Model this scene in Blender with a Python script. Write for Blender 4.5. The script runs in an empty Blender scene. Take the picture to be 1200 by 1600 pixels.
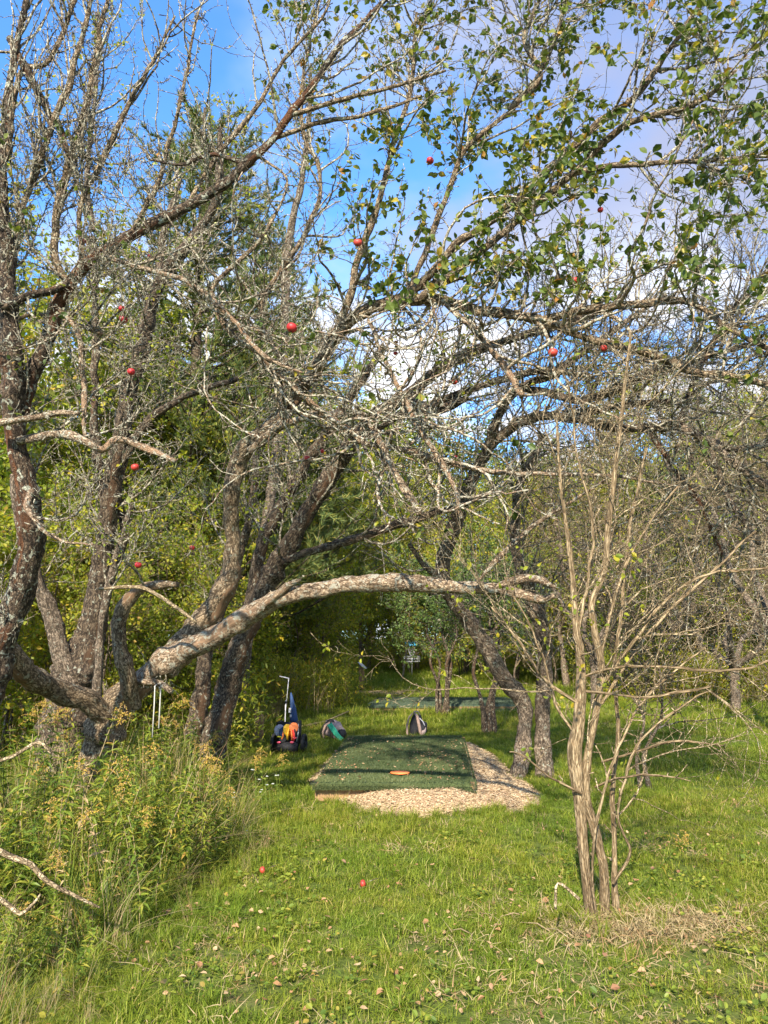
import bpy, math, random
import numpy as np
from mathutils import Vector, Matrix
R_ = math.radians
random.seed(7)
S = bpy.context.scene
COL = S.collection

# ------------------------------------------------------------------ camera, sky, sun, exposure
PITCH = 9.5
EYE = 1.65
cam_d = bpy.data.cameras.new('camera'); cam = bpy.data.objects.new('camera', cam_d); COL.objects.link(cam)
cam.location = (0, 0, EYE); cam.rotation_euler = (R_(90 + PITCH), 0, 0)
cam_d.sensor_fit = 'VERTICAL'; cam_d.sensor_height = 24.0; cam_d.lens = 24.0 * 1200 / 1600
cam_d.clip_start = 0.05; cam_d.clip_end = 2000
S.camera = cam
SUN_AZ = -166.0      # degrees clockwise from +Y: behind the viewer
SUN_EL = 35.0
sdir = Vector((math.sin(R_(SUN_AZ)) * math.cos(R_(SUN_EL)), math.cos(R_(SUN_AZ)) * math.cos(R_(SUN_EL)), math.sin(R_(SUN_EL))))
sun_d = bpy.data.lights.new('sun', 'SUN'); sun = bpy.data.objects.new('sun', sun_d); COL.objects.link(sun)
sun_d.energy = 4.6; sun_d.angle = R_(0.9); sun_d.color = (1.0, 0.90, 0.74)
sun.rotation_euler = sdir.to_track_quat('Z', 'Y').to_euler()
S.view_settings.view_transform = 'Standard'; S.view_settings.look = 'None'
S.view_settings.exposure = 1.28; S.view_settings.gamma = 1.0; S.view_settings.use_curve_mapping = False
S.render.engine = 'CYCLES'
S.cycles.max_bounces = 6; S.cycles.diffuse_bounces = 3; S.cycles.glossy_bounces = 2; S.cycles.transmission_bounces = 4
S.cycles.use_denoising = True

def world():
    w = bpy.data.worlds.new('World'); S.world = w; w.use_nodes = True
    nt = w.node_tree; N = nt.nodes; L = nt.links; N.clear()
    out = N.new('ShaderNodeOutputWorld'); bg = N.new('ShaderNodeBackground'); bg.inputs['Strength'].default_value = 0.15
    sky = N.new('ShaderNodeTexSky'); sky.sky_type = 'NISHITA'; sky.sun_disc = False
    sky.sun_elevation = R_(SUN_EL); sky.sun_rotation = R_(SUN_AZ); sky.dust_density = 0.3; sky.ozone_density = 3.0; sky.air_density = 1.0
    tc = N.new('ShaderNodeTexCoord'); sep = N.new('ShaderNodeSeparateXYZ'); L.new(tc.outputs['Generated'], sep.inputs[0])
    def math_(op, a, b=None):
        m = N.new('ShaderNodeMath'); m.operation = op
        for i, v in enumerate((a, b)):
            if v is None: continue
            if isinstance(v, (int, float)): m.inputs[i].default_value = v
            else: L.new(v, m.inputs[i])
        return m.outputs[0]
    # clouds lie on a flat layer overhead: direction divided by its height
    zc = math_('ADD', math_('MAXIMUM', sep.outputs[2], 0.02), 0.18)
    cx = math_('DIVIDE', sep.outputs[0], zc); cy = math_('DIVIDE', sep.outputs[1], zc)
    comb = N.new('ShaderNodeCombineXYZ'); L.new(cx, comb.inputs[0]); L.new(cy, comb.inputs[1])
    def noise(scale, det, rough, off, dist=0.0):
        mp = N.new('ShaderNodeMapping'); mp.inputs['Location'].default_value = off
        L.new(comb.outputs[0], mp.inputs[0])
        n = N.new('ShaderNodeTexNoise'); n.inputs['Scale'].default_value = scale; n.inputs['Detail'].default_value = det
        n.inputs['Roughness'].default_value = rough; n.inputs['Distortion'].default_value = dist
        L.new(mp.outputs[0], n.inputs['Vector']); return n.outputs['Fac']
    def ramp(v, a, b):
        m = N.new('ShaderNodeMapRange'); m.interpolation_type = 'SMOOTHSTEP'
        m.inputs[1].default_value = a; m.inputs[2].default_value = b; L.new(v, m.inputs[0]); return m.outputs[0]
    n1 = noise(1.1, 6, 0.55, (3.1, 0.4, 0)); n2 = noise(2.4, 5, 0.5, (7.7, 2.0, 0))
    # a large grey bank stands to the right, thin white cloud elsewhere
    side = ramp(math_('ADD', math_('MULTIPLY', cx, 1.0), math_('MULTIPLY', math_('SUBTRACT', n1, 0.5), 1.9)), -0.02, 0.40)
    low = ramp(sep.outputs[2], 0.30, 0.50)
    bank = math_('MULTIPLY', side, low)
    thin = ramp(n1, 0.47, 0.63); puff = ramp(n2, 0.44, 0.54)
    lowband = math_('SUBTRACT', 1.0, ramp(sep.outputs[2], 0.36, 0.52))
    puff = math_('MULTIPLY', puff, lowband)
    mx = N.new('ShaderNodeMixRGB'); L.new(math_('MULTIPLY', thin, 0.55), mx.inputs[0])
    tint = N.new('ShaderNodeMixRGB'); tint.blend_type = 'MULTIPLY'; tint.inputs[0].default_value = 1.0
    tint.inputs[2].default_value = (0.60, 0.98, 1.28, 1); L.new(sky.outputs[0], tint.inputs[1])
    L.new(tint.outputs[0], mx.inputs[1]); mx.inputs[2].default_value = (2.9, 3.15, 3.8, 1)
    m2 = N.new('ShaderNodeMixRGB'); L.new(math_('MULTIPLY', bank, 0.88), m2.inputs[0]); L.new(mx.outputs[0], m2.inputs[1])
    shade = N.new('ShaderNodeMixRGB'); L.new(n2, shade.inputs[0]); shade.inputs[1].default_value = (1.1, 1.2, 1.75, 1); shade.inputs[2].default_value = (1.9, 2.0, 2.6, 1)
    L.new(shade.outputs[0], m2.inputs[2])
    m3 = N.new('ShaderNodeMixRGB'); L.new(puff, m3.inputs[0]); L.new(m2.outputs[0], m3.inputs[1]); m3.inputs[2].default_value = (3.9, 3.95, 4.2, 1)
    L.new(m3.outputs[0], bg.inputs['Color']); L.new(bg.outputs[0], out.inputs[0])
world()

# ------------------------------------------------------------------ helpers
cp, sp = math.cos(R_(PITCH)), math.sin(R_(PITCH))
def at(px, py, d):
    """world point seen at photo pixel (px, py), d metres ahead"""
    x = (px - 600) / 1200; y = -(py - 800) / 1200
    v = Vector((x, cp - y * sp, sp + y * cp)); v *= d / v.y
    return np.array((v.x, v.y, v.z + EYE))
def proj(P):
    P = np.asarray(P); X = P[..., 0]; Y = P[..., 1]; Z = P[..., 2] - EYE
    dz = Y * cp + Z * sp; u = -Y * sp + Z * cp
    dz = np.where(np.abs(dz) < 1e-3, 1e-3, dz)
    return 600 + 1200 * X / dz, 800 - 1200 * u / dz, dz

def _hash(ix, iy, iz):
    h = (ix.astype(np.int64) * 374761393 + iy.astype(np.int64) * 668265263 + iz.astype(np.int64) * 2147483647) & 0xffffffff
    h = ((h ^ (h >> 13)) * 1274126177) & 0xffffffff
    return ((h ^ (h >> 16)) & 0xffffff) / float(0xffffff)
def vnoise(x, y, z=0.0):
    x, y, z = np.broadcast_arrays(np.asarray(x, float), np.asarray(y, float), np.asarray(z, float))
    ix, iy, iz = np.floor(x), np.floor(y), np.floor(z); fx, fy, fz = x - ix, y - iy, z - iz
    fx = fx * fx * (3 - 2 * fx); fy = fy * fy * (3 - 2 * fy); fz = fz * fz * (3 - 2 * fz)
    r = 0
    for a in (0, 1):
        for b in (0, 1):
            for c in (0, 1):
                r = r + _hash(ix + a, iy + b, iz + c) * (fx if a else 1 - fx) * (fy if b else 1 - fy) * (fz if c else 1 - fz)
    return r * 2 - 1
def hgt(x, y):
    x = np.asarray(x, float); y = np.asarray(y, float)
    far = np.clip(y - 19, 0, 60)
    h = 0.05 * vnoise(x * 0.35, y * 0.35, 3.3) + 0.02 * vnoise(x * 1.3, y * 1.3, 8.1)
    h = h * np.clip((y - 2) / 6, 0.3, 1.0)
    return h + far * 0.012 + 0.04 * np.clip(y - 42, 0, 60) * 0.5

def fast_mesh(name, V, F, smooth=True):
    """F: (m,k) int array or a list of such arrays"""
    me = bpy.data.meshes.new(name)
    if not isinstance(F, (list, tuple)): F = [F]
    F = [np.asarray(f, np.int32) for f in F if len(f)]
    V = np.asarray(V, np.float32).reshape(-1, 3)
    me.vertices.add(len(V)); me.vertices.foreach_set('co', V.ravel())
    loops = np.concatenate([f.ravel() for f in F]); tot = np.concatenate([np.full(len(f), f.shape[1], np.int32) for f in F])
    me.loops.add(len(loops)); me.loops.foreach_set('vertex_index', loops)
    me.polygons.add(len(tot)); st = np.concatenate([[0], np.cumsum(tot)[:-1]]).astype(np.int32)
    me.polygons.foreach_set('loop_start', st); me.polygons.foreach_set('loop_total', tot)
    me.polygons.foreach_set('use_smooth', np.full(len(tot), smooth, bool))
    me.update(calc_edges=True)
    return me
def attr(me, name, arr, typ='FLOAT'):
    a = me.attributes.new(name, typ, 'POINT'); arr = np.asarray(arr, np.float32)
    a.data.foreach_set('vector' if typ == 'FLOAT_VECTOR' else 'value', arr.ravel())
def obj(name, me, mat=None, parent=None, kind=None, loc=None, label=None):
    o = bpy.data.objects.new(name, me); COL.objects.link(o)
    if mat is not None and me is not None and not len(me.materials): me.materials.append(mat)
    if parent: o.parent = parent
    if kind: o['kind'] = kind
    if loc is not None: o.location = loc
    if label: o['label'] = label
    return o
def tag(o, label, cat, group=None, kind=None):
    if label: o['label'] = label
    if cat: o['category'] = cat
    if group: o['group'] = group
    if kind: o['kind'] = kind
    return o
def empty(name, loc, label, cat, group=None, rz=0):
    o = bpy.data.objects.new(name, None); COL.objects.link(o); o.location = loc; o.rotation_euler = (0, 0, rz); o.empty_display_size = .1
    return tag(o, label, cat, group)
def copy_tree(o, parent=None):
    c = o.copy(); COL.objects.link(c); c.parent = parent
    for ch in list(o.children): copy_tree(ch, c)
    return c

class Geo:
    """small hand-built shapes collected into one mesh"""
    def __init__(s): s.v = []; s.f = []
    def add(s, V, F):
        b = len(s.v); s.v += [tuple(p) for p in V]; s.f += [tuple(b + i for i in f) for f in F]; return s
    def box(s, c, d, rz=0, rx=0, ry=0, taper=1.0):
        m = Matrix.Rotation(rz, 3, 'Z') @ Matrix.Rotation(ry, 3, 'Y') @ Matrix.Rotation(rx, 3, 'X'); c = Vector(c)
        V = []
        for z in (-.5, .5):
            k = taper if z > 0 else 1
            for x, y in ((-.5, -.5), (.5, -.5), (.5, .5), (-.5, .5)): V.append(c + m @ Vector((x * d[0] * k, y * d[1] * k, z * d[2])))
        return s.add(V, [(0, 3, 2, 1), (4, 5, 6, 7), (0, 1, 5, 4), (1, 2, 6, 5), (2, 3, 7, 6), (3, 0, 4, 7)])
    def tube(s, pts, r, n=8, cap=True):
        pts = [Vector(p) for p in pts]; rr = r if isinstance(r, (list, tuple)) else [r] * len(pts)
        b = len(s.v); up = None
        for i, p in enumerate(pts):
            t = (pts[min(i + 1, len(pts) - 1)] - pts[max(i - 1, 0)]).normalized()
            if up is None: up = t.orthogonal().normalized()
            up = (up - t * up.dot(t)).normalized(); w = t.cross(up)
            for k in range(n):
                a = 2 * math.pi * k / n; s.v.append(tuple(p + (up * math.cos(a) + w * math.sin(a)) * rr[i]))
        for i in range(len(pts) - 1):
            for k in range(n):
                k2 = (k + 1) % n; s.f.append((b + i * n + k, b + i * n + k2, b + (i + 1) * n + k2, b + (i + 1) * n + k))
        if cap:
            s.f.append(tuple(b + n - 1 - k for k in range(n))); e = b + (len(pts) - 1) * n; s.f.append(tuple(e + k for k in range(n)))
        return s
    def blob(s, c, r, nu=10, nv=7, rot=None, noise=0, seed=0):
        b = len(s.v); c = Vector(c); m = rot or Matrix.Identity(3)
        for j in range(nv + 1):
            th = math.pi * j / nv
            for i in range(nu):
                ph = 2 * math.pi * i / nu
                d = Vector((math.sin(th) * math.cos(ph), math.sin(th) * math.sin(ph), math.cos(th)))
                k = 1 + noise * float(vnoise(d.x * 2 + seed, d.y * 2, d.z * 2))
                s.v.append(tuple(c + m @ Vector((d.x * r[0] * k, d.y * r[1] * k, d.z * r[2] * k))))
        for j in range(nv):
            for i in range(nu):
                i2 = (i + 1) % nu; s.f.append((b + j * nu + i, b + (j + 1) * nu + i, b + (j + 1) * nu + i2, b + j * nu + i2))
        return s
    def mesh(s, name, smooth=True, bevel=0):
        me = bpy.data.meshes.new(name); me.from_pydata(s.v, [], s.f); me.update()
        if bevel:
            import bmesh
            bm = bmesh.new(); bm.from_mesh(me); bmesh.ops.remove_doubles(bm, verts=bm.verts, dist=1e-5)
            bmesh.ops.bevel(bm, geom=bm.edges[:], offset=bevel, segments=2, affect='EDGES'); bm.to_mesh(me); bm.free()
        for p in me.polygons: p.use_smooth = smooth
        return me

# ------------------------------------------------------------------ materials
def new_mat(name):
    m = bpy.data.materials.new(name); m.use_nodes = True; nt = m.node_tree; nt.nodes.clear()
    out = nt.nodes.new('ShaderNodeOutputMaterial'); return m, nt, nt.nodes, nt.links, out
def nz(N, L, vec, scale, det=4, rough=.55, dist=0, loc=(0, 0, 0), sc=(1, 1, 1)):
    mp = N.new('ShaderNodeMapping'); mp.inputs['Location'].default_value = loc; mp.inputs['Scale'].default_value = sc; L.new(vec, mp.inputs[0])
    n = N.new('ShaderNodeTexNoise'); n.inputs['Scale'].default_value = scale; n.inputs['Detail'].default_value = det
    n.inputs['Roughness'].default_value = rough; n.inputs['Distortion'].default_value = dist; L.new(mp.outputs[0], n.inputs['Vector']); return n.outputs['Fac']
def cr(N, L, fac, stops):
    r = N.new('ShaderNodeValToRGB'); e = r.color_ramp.elements
    while len(e) < len(stops): e.new(0.5)
    for k, (p, c) in enumerate(stops): e[k].position = p; e[k].color = (*c, 1) if len(c) == 3 else c
    L.new(fac, r.inputs[0]); return r.outputs[0]
def mix(N, L, f, a, b, mode='MIX'):
    m = N.new('ShaderNodeMixRGB'); m.blend_type = mode
    for i, v in enumerate((f, a, b)):
        if isinstance(v, (int, float)): m.inputs[i].default_value = v
        elif isinstance(v, tuple): m.inputs[i].default_value = (*v, 1)
        else: L.new(v, m.inputs[i])
    return m.outputs[0]
def g(v): return (v, v, v)

def bark(name, dark, light, lichen=.4, lichen_col=(.42, .42, .33), torn=0.0, torn_col=(.30, .12, .045), bump=1.0, attribute='bk', fscale=1.7, zs=.5, crk=.48, cw=.42):
    m, nt, N, L, out = new_mat(name)
    a = N.new('ShaderNodeAttribute'); a.attribute_name = attribute; v = a.outputs['Vector']
    geo = N.new('ShaderNodeNewGeometry'); pos = geo.outputs['Position']
    fn = nz(N, L, v, 30 * fscale, 6, .7, .3, sc=(1, 1, .4))
    mp = N.new('ShaderNodeMapping'); mp.inputs['Scale'].default_value = (1, 1, zs); L.new(v, mp.inputs[0])
    wob = N.new('ShaderNodeTexNoise'); wob.inputs['Scale'].default_value = 25; L.new(mp.outputs[0], wob.inputs['Vector'])
    av = N.new('ShaderNodeVectorMath'); av.operation = 'MULTIPLY_ADD'; L.new(wob.outputs['Color'], av.inputs[0]); av.inputs[1].default_value = (.03, .03, .03); L.new(mp.outputs[0], av.inputs[2])
    vo = N.new('ShaderNodeTexVoronoi'); vo.feature = 'DISTANCE_TO_EDGE'; vo.inputs['Scale'].default_value = 48 * fscale; L.new(av.outputs[0], vo.inputs['Vector'])
    vc = N.new('ShaderNodeTexVoronoi'); vc.inputs['Scale'].default_value = 48 * fscale; L.new(av.outputs[0], vc.inputs['Vector'])
    se = N.new('ShaderNodeSeparateColor'); L.new(vc.outputs['Color'], se.inputs[0])
    crack = cr(N, L, vo.outputs['Distance'], [(.0, g(0)), (.16, g(1))])
    cell = mix(N, L, cw, fn, se.outputs[0])
    c = cr(N, L, cell, [(.22, tuple(x * .5 for x in dark)), (.42, dark), (.62, light), (.85, tuple(min(1, x * 1.2) for x in light))])
    c = mix(N, L, 1.0, c, mix(N, L, crack, (crk, crk * .9, crk * .8), (1.0, 1.0, 1.0)), 'MULTIPLY')
    f1 = mix(N, L, .5, fn, crack)
    f0 = nz(N, L, pos, 3.0, 3, .5); c = mix(N, L, 1.0, c, cr(N, L, f0, [(.3, (.72, .68, .64)), (.7, (1.15, 1.12, 1.08))]), 'MULTIPLY')
    if torn > 0:
        ft = nz(N, L, v, 4.0, 4, .6, .5, loc=(5, 1, 2), sc=(1.2, 1.2, .25)); thr = .62 - torn * .3
        fg = nz(N, L, v, 60, 3, .6, 0, sc=(1, 1, .06))
        tc = cr(N, L, fg, [(.3, tuple(x * .4 for x in torn_col)), (.7, torn_col)])
        c = mix(N, L, cr(N, L, ft, [(thr, g(0)), (thr + .04, g(1))]), c, tc)
    if lichen > 0:
        f2 = nz(N, L, pos, 21, 5, .62, .6, loc=(3, 7, 1)); f3 = nz(N, L, pos, 95, 3, .6)
        thr = .66 - lichen * .26
        lc = cr(N, L, f3, [(.35, tuple(x * .62 for x in lichen_col)), (.62, lichen_col)])
        c = mix(N, L, cr(N, L, f2, [(thr, g(0)), (thr + .05, g(1))]), c, lc)
    b = N.new('ShaderNodeBsdfPrincipled'); b.inputs['Roughness'].default_value = .88; b.inputs['Specular IOR Level'].default_value = .25
    L.new(c, b.inputs['Base Color'])
    bp = N.new('ShaderNodeBump'); bp.inputs['Strength'].default_value = bump; bp.inputs['Distance'].default_value = .012
    L.new(f1, bp.inputs['Height']); L.new(bp.outputs[0], b.inputs['Normal']); L.new(b.outputs[0], out.inputs[0]); return m

def leafmat(name, stops, transl=.4, rough=.5, spec=.35, attribute='lv', world_scale=0.0, tint_stops=None):
    """stops: colour ramp over the per-leaf random value"""
    m, nt, N, L, out = new_mat(name)
    a = N.new('ShaderNodeAttribute'); a.attribute_name = attribute
    oi = N.new('ShaderNodeObjectInfo')
    ad = N.new('ShaderNodeMath'); ad.operation = 'ADD'; L.new(a.outputs['Fac'], ad.inputs[0]); 
    ml = N.new('ShaderNodeMath'); ml.operation = 'MULTIPLY'; L.new(oi.outputs['Random'], ml.inputs[0]); ml.inputs[1].default_value = .3; L.new(ml.outputs[0], ad.inputs[1])
    fr = N.new('ShaderNodeMath'); fr.operation = 'FRACT'; L.new(ad.outputs[0], fr.inputs[0])
    c = cr(N, L, fr.outputs[0], stops)
    if world_scale:
        geo = N.new('ShaderNodeNewGeometry'); f = nz(N, L, geo.outputs['Position'], world_scale, 3, .6)
        f = cr(N, L, f, [(.35, g(0)), (.65, g(1))]); c = mix(N, L, 1.0, c, mix(N, L, f, tint_stops[0], tint_stops[1]), 'MULTIPLY')
    b = N.new('ShaderNodeBsdfPrincipled'); b.inputs['Roughness'].default_value = rough; b.inputs['Specular IOR Level'].default_value = spec
    L.new(c, b.inputs['Base Color'])
    t = N.new('ShaderNodeBsdfTranslucent'); L.new(mix(N, L, 1.0, c, (1.25, 1.3, .6), 'MULTIPLY'), t.inputs['Color'])
    ms = N.new('ShaderNodeMixShader'); ms.inputs[0].default_value = transl; L.new(b.outputs[0], ms.inputs[1]); L.new(t.outputs[0], ms.inputs[2])
    L.new(ms.outputs[0], out.inputs[0]); return m
def plain(name, col, rough=.6, var=.25, scale=30, metal=0, bump=.0, spec=.4):
    m, nt, N, L, out = new_mat(name)
    tc = N.new('ShaderNodeTexCoord'); f = nz(N, L, tc.outputs['Object'], scale, 4, .6)
    c = cr(N, L, f, [(.3, tuple(x * (1 - var) for x in col)), (.7, tuple(min(1, x * (1 + var)) for x in col))])
    b = N.new('ShaderNodeBsdfPrincipled'); b.inputs['Roughness'].default_value = rough; b.inputs['Metallic'].default_value = metal
    b.inputs['Specular IOR Level'].default_value = spec; L.new(c, b.inputs['Base Color'])
    if bump:
        bp = N.new('ShaderNodeBump'); bp.inputs['Strength'].default_value = bump; bp.inputs['Distance'].default_value = .01; L.new(f, bp.inputs['Height']); L.new(bp.outputs[0], b.inputs['Normal'])
    L.new(b.outputs[0], out.inputs[0]); return m

M = {}
M['bark_apple'] = bark('apple_bark', (.125, .092, .058), (.36, .28, .185), lichen=.30, torn=.05, torn_col=(.30, .18, .10), lichen_col=(.36, .345, .25))
M['bark_dead'] = bark('dead_limb_bark', (.17, .12, .078), (.43, .335, .235), lichen=.48, torn=.30, torn_col=(.36, .23, .14), lichen_col=(.42, .39, .30))
M['bark_torn'] = bark('torn_dark_bark', (.042, .031, .023), (.16, .12, .085), lichen=.36, torn=.27, torn_col=(.15, .065, .03))
M['bark_dark'] = bark('dark_leaning_bark', (.062, .047, .035), (.20, .155, .11), lichen=.24, torn=.02, torn_col=(.14, .08, .045))
M['bark_grey'] = bark('grey_tree_bark', (.12, .094, .07), (.31, .25, .19), lichen=.22, torn=.0)
M['bark_pale'] = bark('pale_shrub_bark', (.17, .125, .07), (.40, .31, .19), lichen=.0, torn=.0, fscale=1.9, zs=.12, crk=.65, bump=.9, cw=.2)
M['twig_lichen'] = bark('lichen_twig', (.115, .094, .07), (.34, .285, .21), lichen=.62, lichen_col=(.54, .50, .38))
M['net_bark'] = bark('lichen_crusted_branch', (.14, .10, .066), (.42, .325, .225), lichen=.68, torn=.22, torn_col=(.40, .25, .16), lichen_col=(.62, .57, .44))
M['twig_dark'] = bark('dark_twig', (.06, .048, .036), (.17, .135, .10), lichen=.5, lichen_col=(.34, .32, .25))
M['twig_pale'] = bark('pale_twig', (.26, .20, .12), (.48, .39, .25), lichen=.12)
M['twig_brown'] = bark('brown_twig', (.12, .09, .062), (.28, .22, .15), lichen=.3)
M['lichen'] = leafmat('lichen_tuft', [(0, (.14, .13, .085)), (.5, (.22, .205, .14)), (.92, (.31, .285, .20)), (1, (.38, .39, .16))], transl=.1, rough=.9)
GREEN = [(0, (.050, .080, .016)), (.35, (.085, .125, .024)), (.62, (.13, .175, .032)), (.84, (.21, .22, .045)), (.95, (.42, .33, .04)), (1, (.35, .15, .04))]
M['leaf_apple'] = leafmat('apple_leaf', GREEN, transl=.35)
M['leaf_bg'] = leafmat('woodland_leaf', [(0, (.11, .155, .02)), (.4, (.23, .285, .038)), (.7, (.39, .41, .055)), (.93, (.48, .42, .05)), (1, (.42, .26, .06))], transl=.5, world_scale=.35, tint_stops=((.65, .75, .6), (1.3, 1.15, .95)))
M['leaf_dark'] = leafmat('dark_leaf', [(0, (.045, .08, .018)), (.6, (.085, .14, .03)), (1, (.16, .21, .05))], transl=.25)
M['leaf_yellow'] = leafmat('yellow_green_leaf', [(0, (.14, .19, .02)), (.4, (.25, .30, .03)), (.75, (.42, .42, .04)), (1, (.50, .36, .03))], transl=.5)
M['needle'] = leafmat('pine_needle', [(0, (.06, .10, .028)), (.6, (.12, .16, .04)), (.9, (.26, .25, .05)), (1, (.30, .22, .05))], transl=.15, rough=.6)
GR = [(0, (.085, .13, .012)), (.35, (.15, .205, .020)), (.7, (.225, .27, .032)), (.9, (.29, .31, .05)), (.97, (.42, .36, .14)), (1, (.42, .32, .16))]
M['grass'] = leafmat('lawn_grass', GR, transl=.35, rough=.55, spec=.25, world_scale=.9, tint_stops=((.86, 1.0, .8), (1.30, 1.16, 1.05)))
M['weed'] = leafmat('weed_leaf', [(0, (.09, .15, .024)), (.4, (.17, .235, .034)), (.75, (.28, .32, .045)), (.95, (.38, .33, .06)), (1, (.40, .24, .07))], transl=.4, world_scale=1.1, tint_stops=((.75, .85, .75), (1.2, 1.1, 1)))
M['plume'] = leafmat('goldenrod_plume', [(0, (.38, .28, .10)), (.4, (.55, .38, .04)), (.75, (.42, .25, .09)), (1, (.32, .20, .11))], transl=.2, rough=.8)
M['straw'] = leafmat('dry_straw', [(0, (.33, .25, .13)), (.6, (.46, .36, .19)), (1, (.30, .17, .08))], transl=.2, rough=.8)
M['white_petal'] = leafmat('white_aster', [(0, (.75, .75, .72)), (1, (.8, .8, .74))], transl=.2)
M['dry_leaf'] = leafmat('fallen_leaf', [(0, (.24, .12, .06)), (.35, (.38, .21, .10)), (.6, (.44, .27, .14)), (.85, (.48, .35, .20)), (1, (.22, .09, .05))], transl=.15, rough=.7)
M['turf'] = leafmat('artificial_turf', [(0, (.05, .075, .026)), (.6, (.095, .125, .045)), (1, (.17, .18, .075))], transl=.1, rough=.6)
M['turf_far'] = leafmat('faded_turf', [(0, (.04, .065, .04)), (.6, (.065, .095, .058)), (1, (.11, .14, .09))], transl=.1, rough=.6)
M['wood'] = plain('weathered_wood', (.30, .18, .09), .8, .3, 14)
M['chips'] = leafmat('wood_chip', [(0, (.13, .08, .04)), (.3, (.31, .215, .12)), (.65, (.45, .335, .20)), (1, (.58, .47, .31))], transl=0, rough=.85)
M['black_cloth'] = plain('black_fabric', (.016, .016, .02), .75, .4, 60, bump=.3)
M['rubber'] = plain('black_rubber', (.02, .02, .021), .65, .2, 40)
M['grey_metal'] = plain('pale_metal', (.62, .62, .60), .35, .08, 20, metal=.6)
M['chain'] = plain('galvanised_chain', (.55, .56, .58), .4, .1, 20, metal=.5)
M['blue'] = plain('blue_band', (.03, .28, .52), .45, .12, 20)
M['navy'] = plain('navy_cloth', (.025, .06, .16), .7, .25, 30)
M['tan'] = plain('tan_fabric', (.36, .25, .20), .85, .25, 45, bump=.3)
M['mauve'] = plain('grey_mauve_fabric', (.36, .27, .25), .85, .2, 40, bump=.3)
M['mint'] = plain('mint_towel', (.07, .58, .33), .8, .15, 30)
M['red_plastic'] = plain('red_plastic', (.75, .06, .05), .4, .1, 20)
M['orange_plastic'] = plain('orange_plastic', (.85, .22, .06), .45, .12, 20)
M['yellow_plastic'] = plain('yellow_plastic', (.80, .50, .04), .45, .1, 20)
M['grey_plastic'] = plain('lavender_plastic', (.36, .36, .46), .45, .1, 20)
M['pink'] = plain('pink_plastic', (.85, .12, .20), .45, .1, 20)
M['cord'] = plain('white_cord', (.45, .43, .38), .8, .1, 30)
M['sign_white'] = plain('white_sign', (.62, .60, .62), .6, .1, 20)

def ground_mat():
    m, nt, N, L, out = new_mat('ground_soil_and_turf')
    geo = N.new('ShaderNodeNewGeometry'); p = geo.outputs['Position']
    f1 = nz(N, L, p, 1.0, 4, .6); f2 = nz(N, L, p, 14, 5, .7); f3 = nz(N, L, p, 60, 3, .6)
    gcol = cr(N, L, f2, [(.3, (.045, .06, .014)), (.5, (.085, .115, .022)), (.7, (.15, .165, .045))])
    scol = cr(N, L, f3, [(.3, (.10, .07, .04)), (.7, (.22, .16, .09))])
    c = mix(N, L, cr(N, L, f1, [(.52, g(0)), (.74, g(.75))]), gcol, scol)
    b = N.new('ShaderNodeBsdfPrincipled'); b.inputs['Roughness'].default_value = .95; b.inputs['Specular IOR Level'].default_value = .1
    L.new(c, b.inputs['Base Color'])
    bp = N.new('ShaderNodeBump'); bp.inputs['Strength'].default_value = .8; bp.inputs['Distance'].default_value = .03; L.new(f2, bp.inputs['Height']); L.new(bp.outputs[0], b.inputs['Normal'])
    L.new(b.outputs[0], out.inputs[0]); return m
def apple_mat():
    m, nt, N, L, out = new_mat('red_apple_skin')
    tc = N.new('ShaderNodeTexCoord'); f = nz(N, L, tc.outputs['Object'], 25, 4, .6, sc=(1, 1, .4))
    oi = N.new('ShaderNodeObjectInfo')
    c = cr(N, L, f, [(.35, (.26, .008, .014)), (.6, (.42, .02, .024)), (.78, (.48, .13, .04))])
    c = mix(N, L, 1.0, c, cr(N, L, oi.outputs['Random'], [(0, (.75, .8, .8)), (.6, (1.1, 1.0, 1.0)), (1, (1.2, 3.0, 1.5))]), 'MULTIPLY')
    b = N.new('ShaderNodeBsdfPrincipled'); b.inputs['Roughness'].default_value = .5; L.new(c, b.inputs['Base Color']); L.new(b.outputs[0], out.inputs[0]); return m
M['ground'] = ground_mat(); M['apple'] = apple_mat()
def chip_floor():
    m, nt, N, L, out = new_mat('packed_wood_chips')
    geo = N.new('ShaderNodeNewGeometry'); p = geo.outputs['Position']
    v = N.new('ShaderNodeTexVoronoi'); v.inputs['Scale'].default_value = 60; L.new(p, v.inputs['Vector'])
    sep = N.new('ShaderNodeSeparateColor'); L.new(v.outputs['Color'], sep.inputs[0])
    c = cr(N, L, sep.outputs[0], [(0, (.20, .12, .065)), (.5, (.42, .28, .16)), (1, (.60, .45, .28))])
    b = N.new('ShaderNodeBsdfPrincipled'); b.inputs['Roughness'].default_value = .95; L.new(c, b.inputs['Base Color'])
    bp = N.new('ShaderNodeBump'); bp.inputs['Strength'].default_value = .8; bp.inputs['Distance'].default_value = .02; L.new(v.outputs['Distance'], bp.inputs['Height']); L.new(bp.outputs[0], b.inputs['Normal'])
    L.new(b.outputs[0], out.inputs[0]); return m
M['chip_floor'] = chip_floor()

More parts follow.
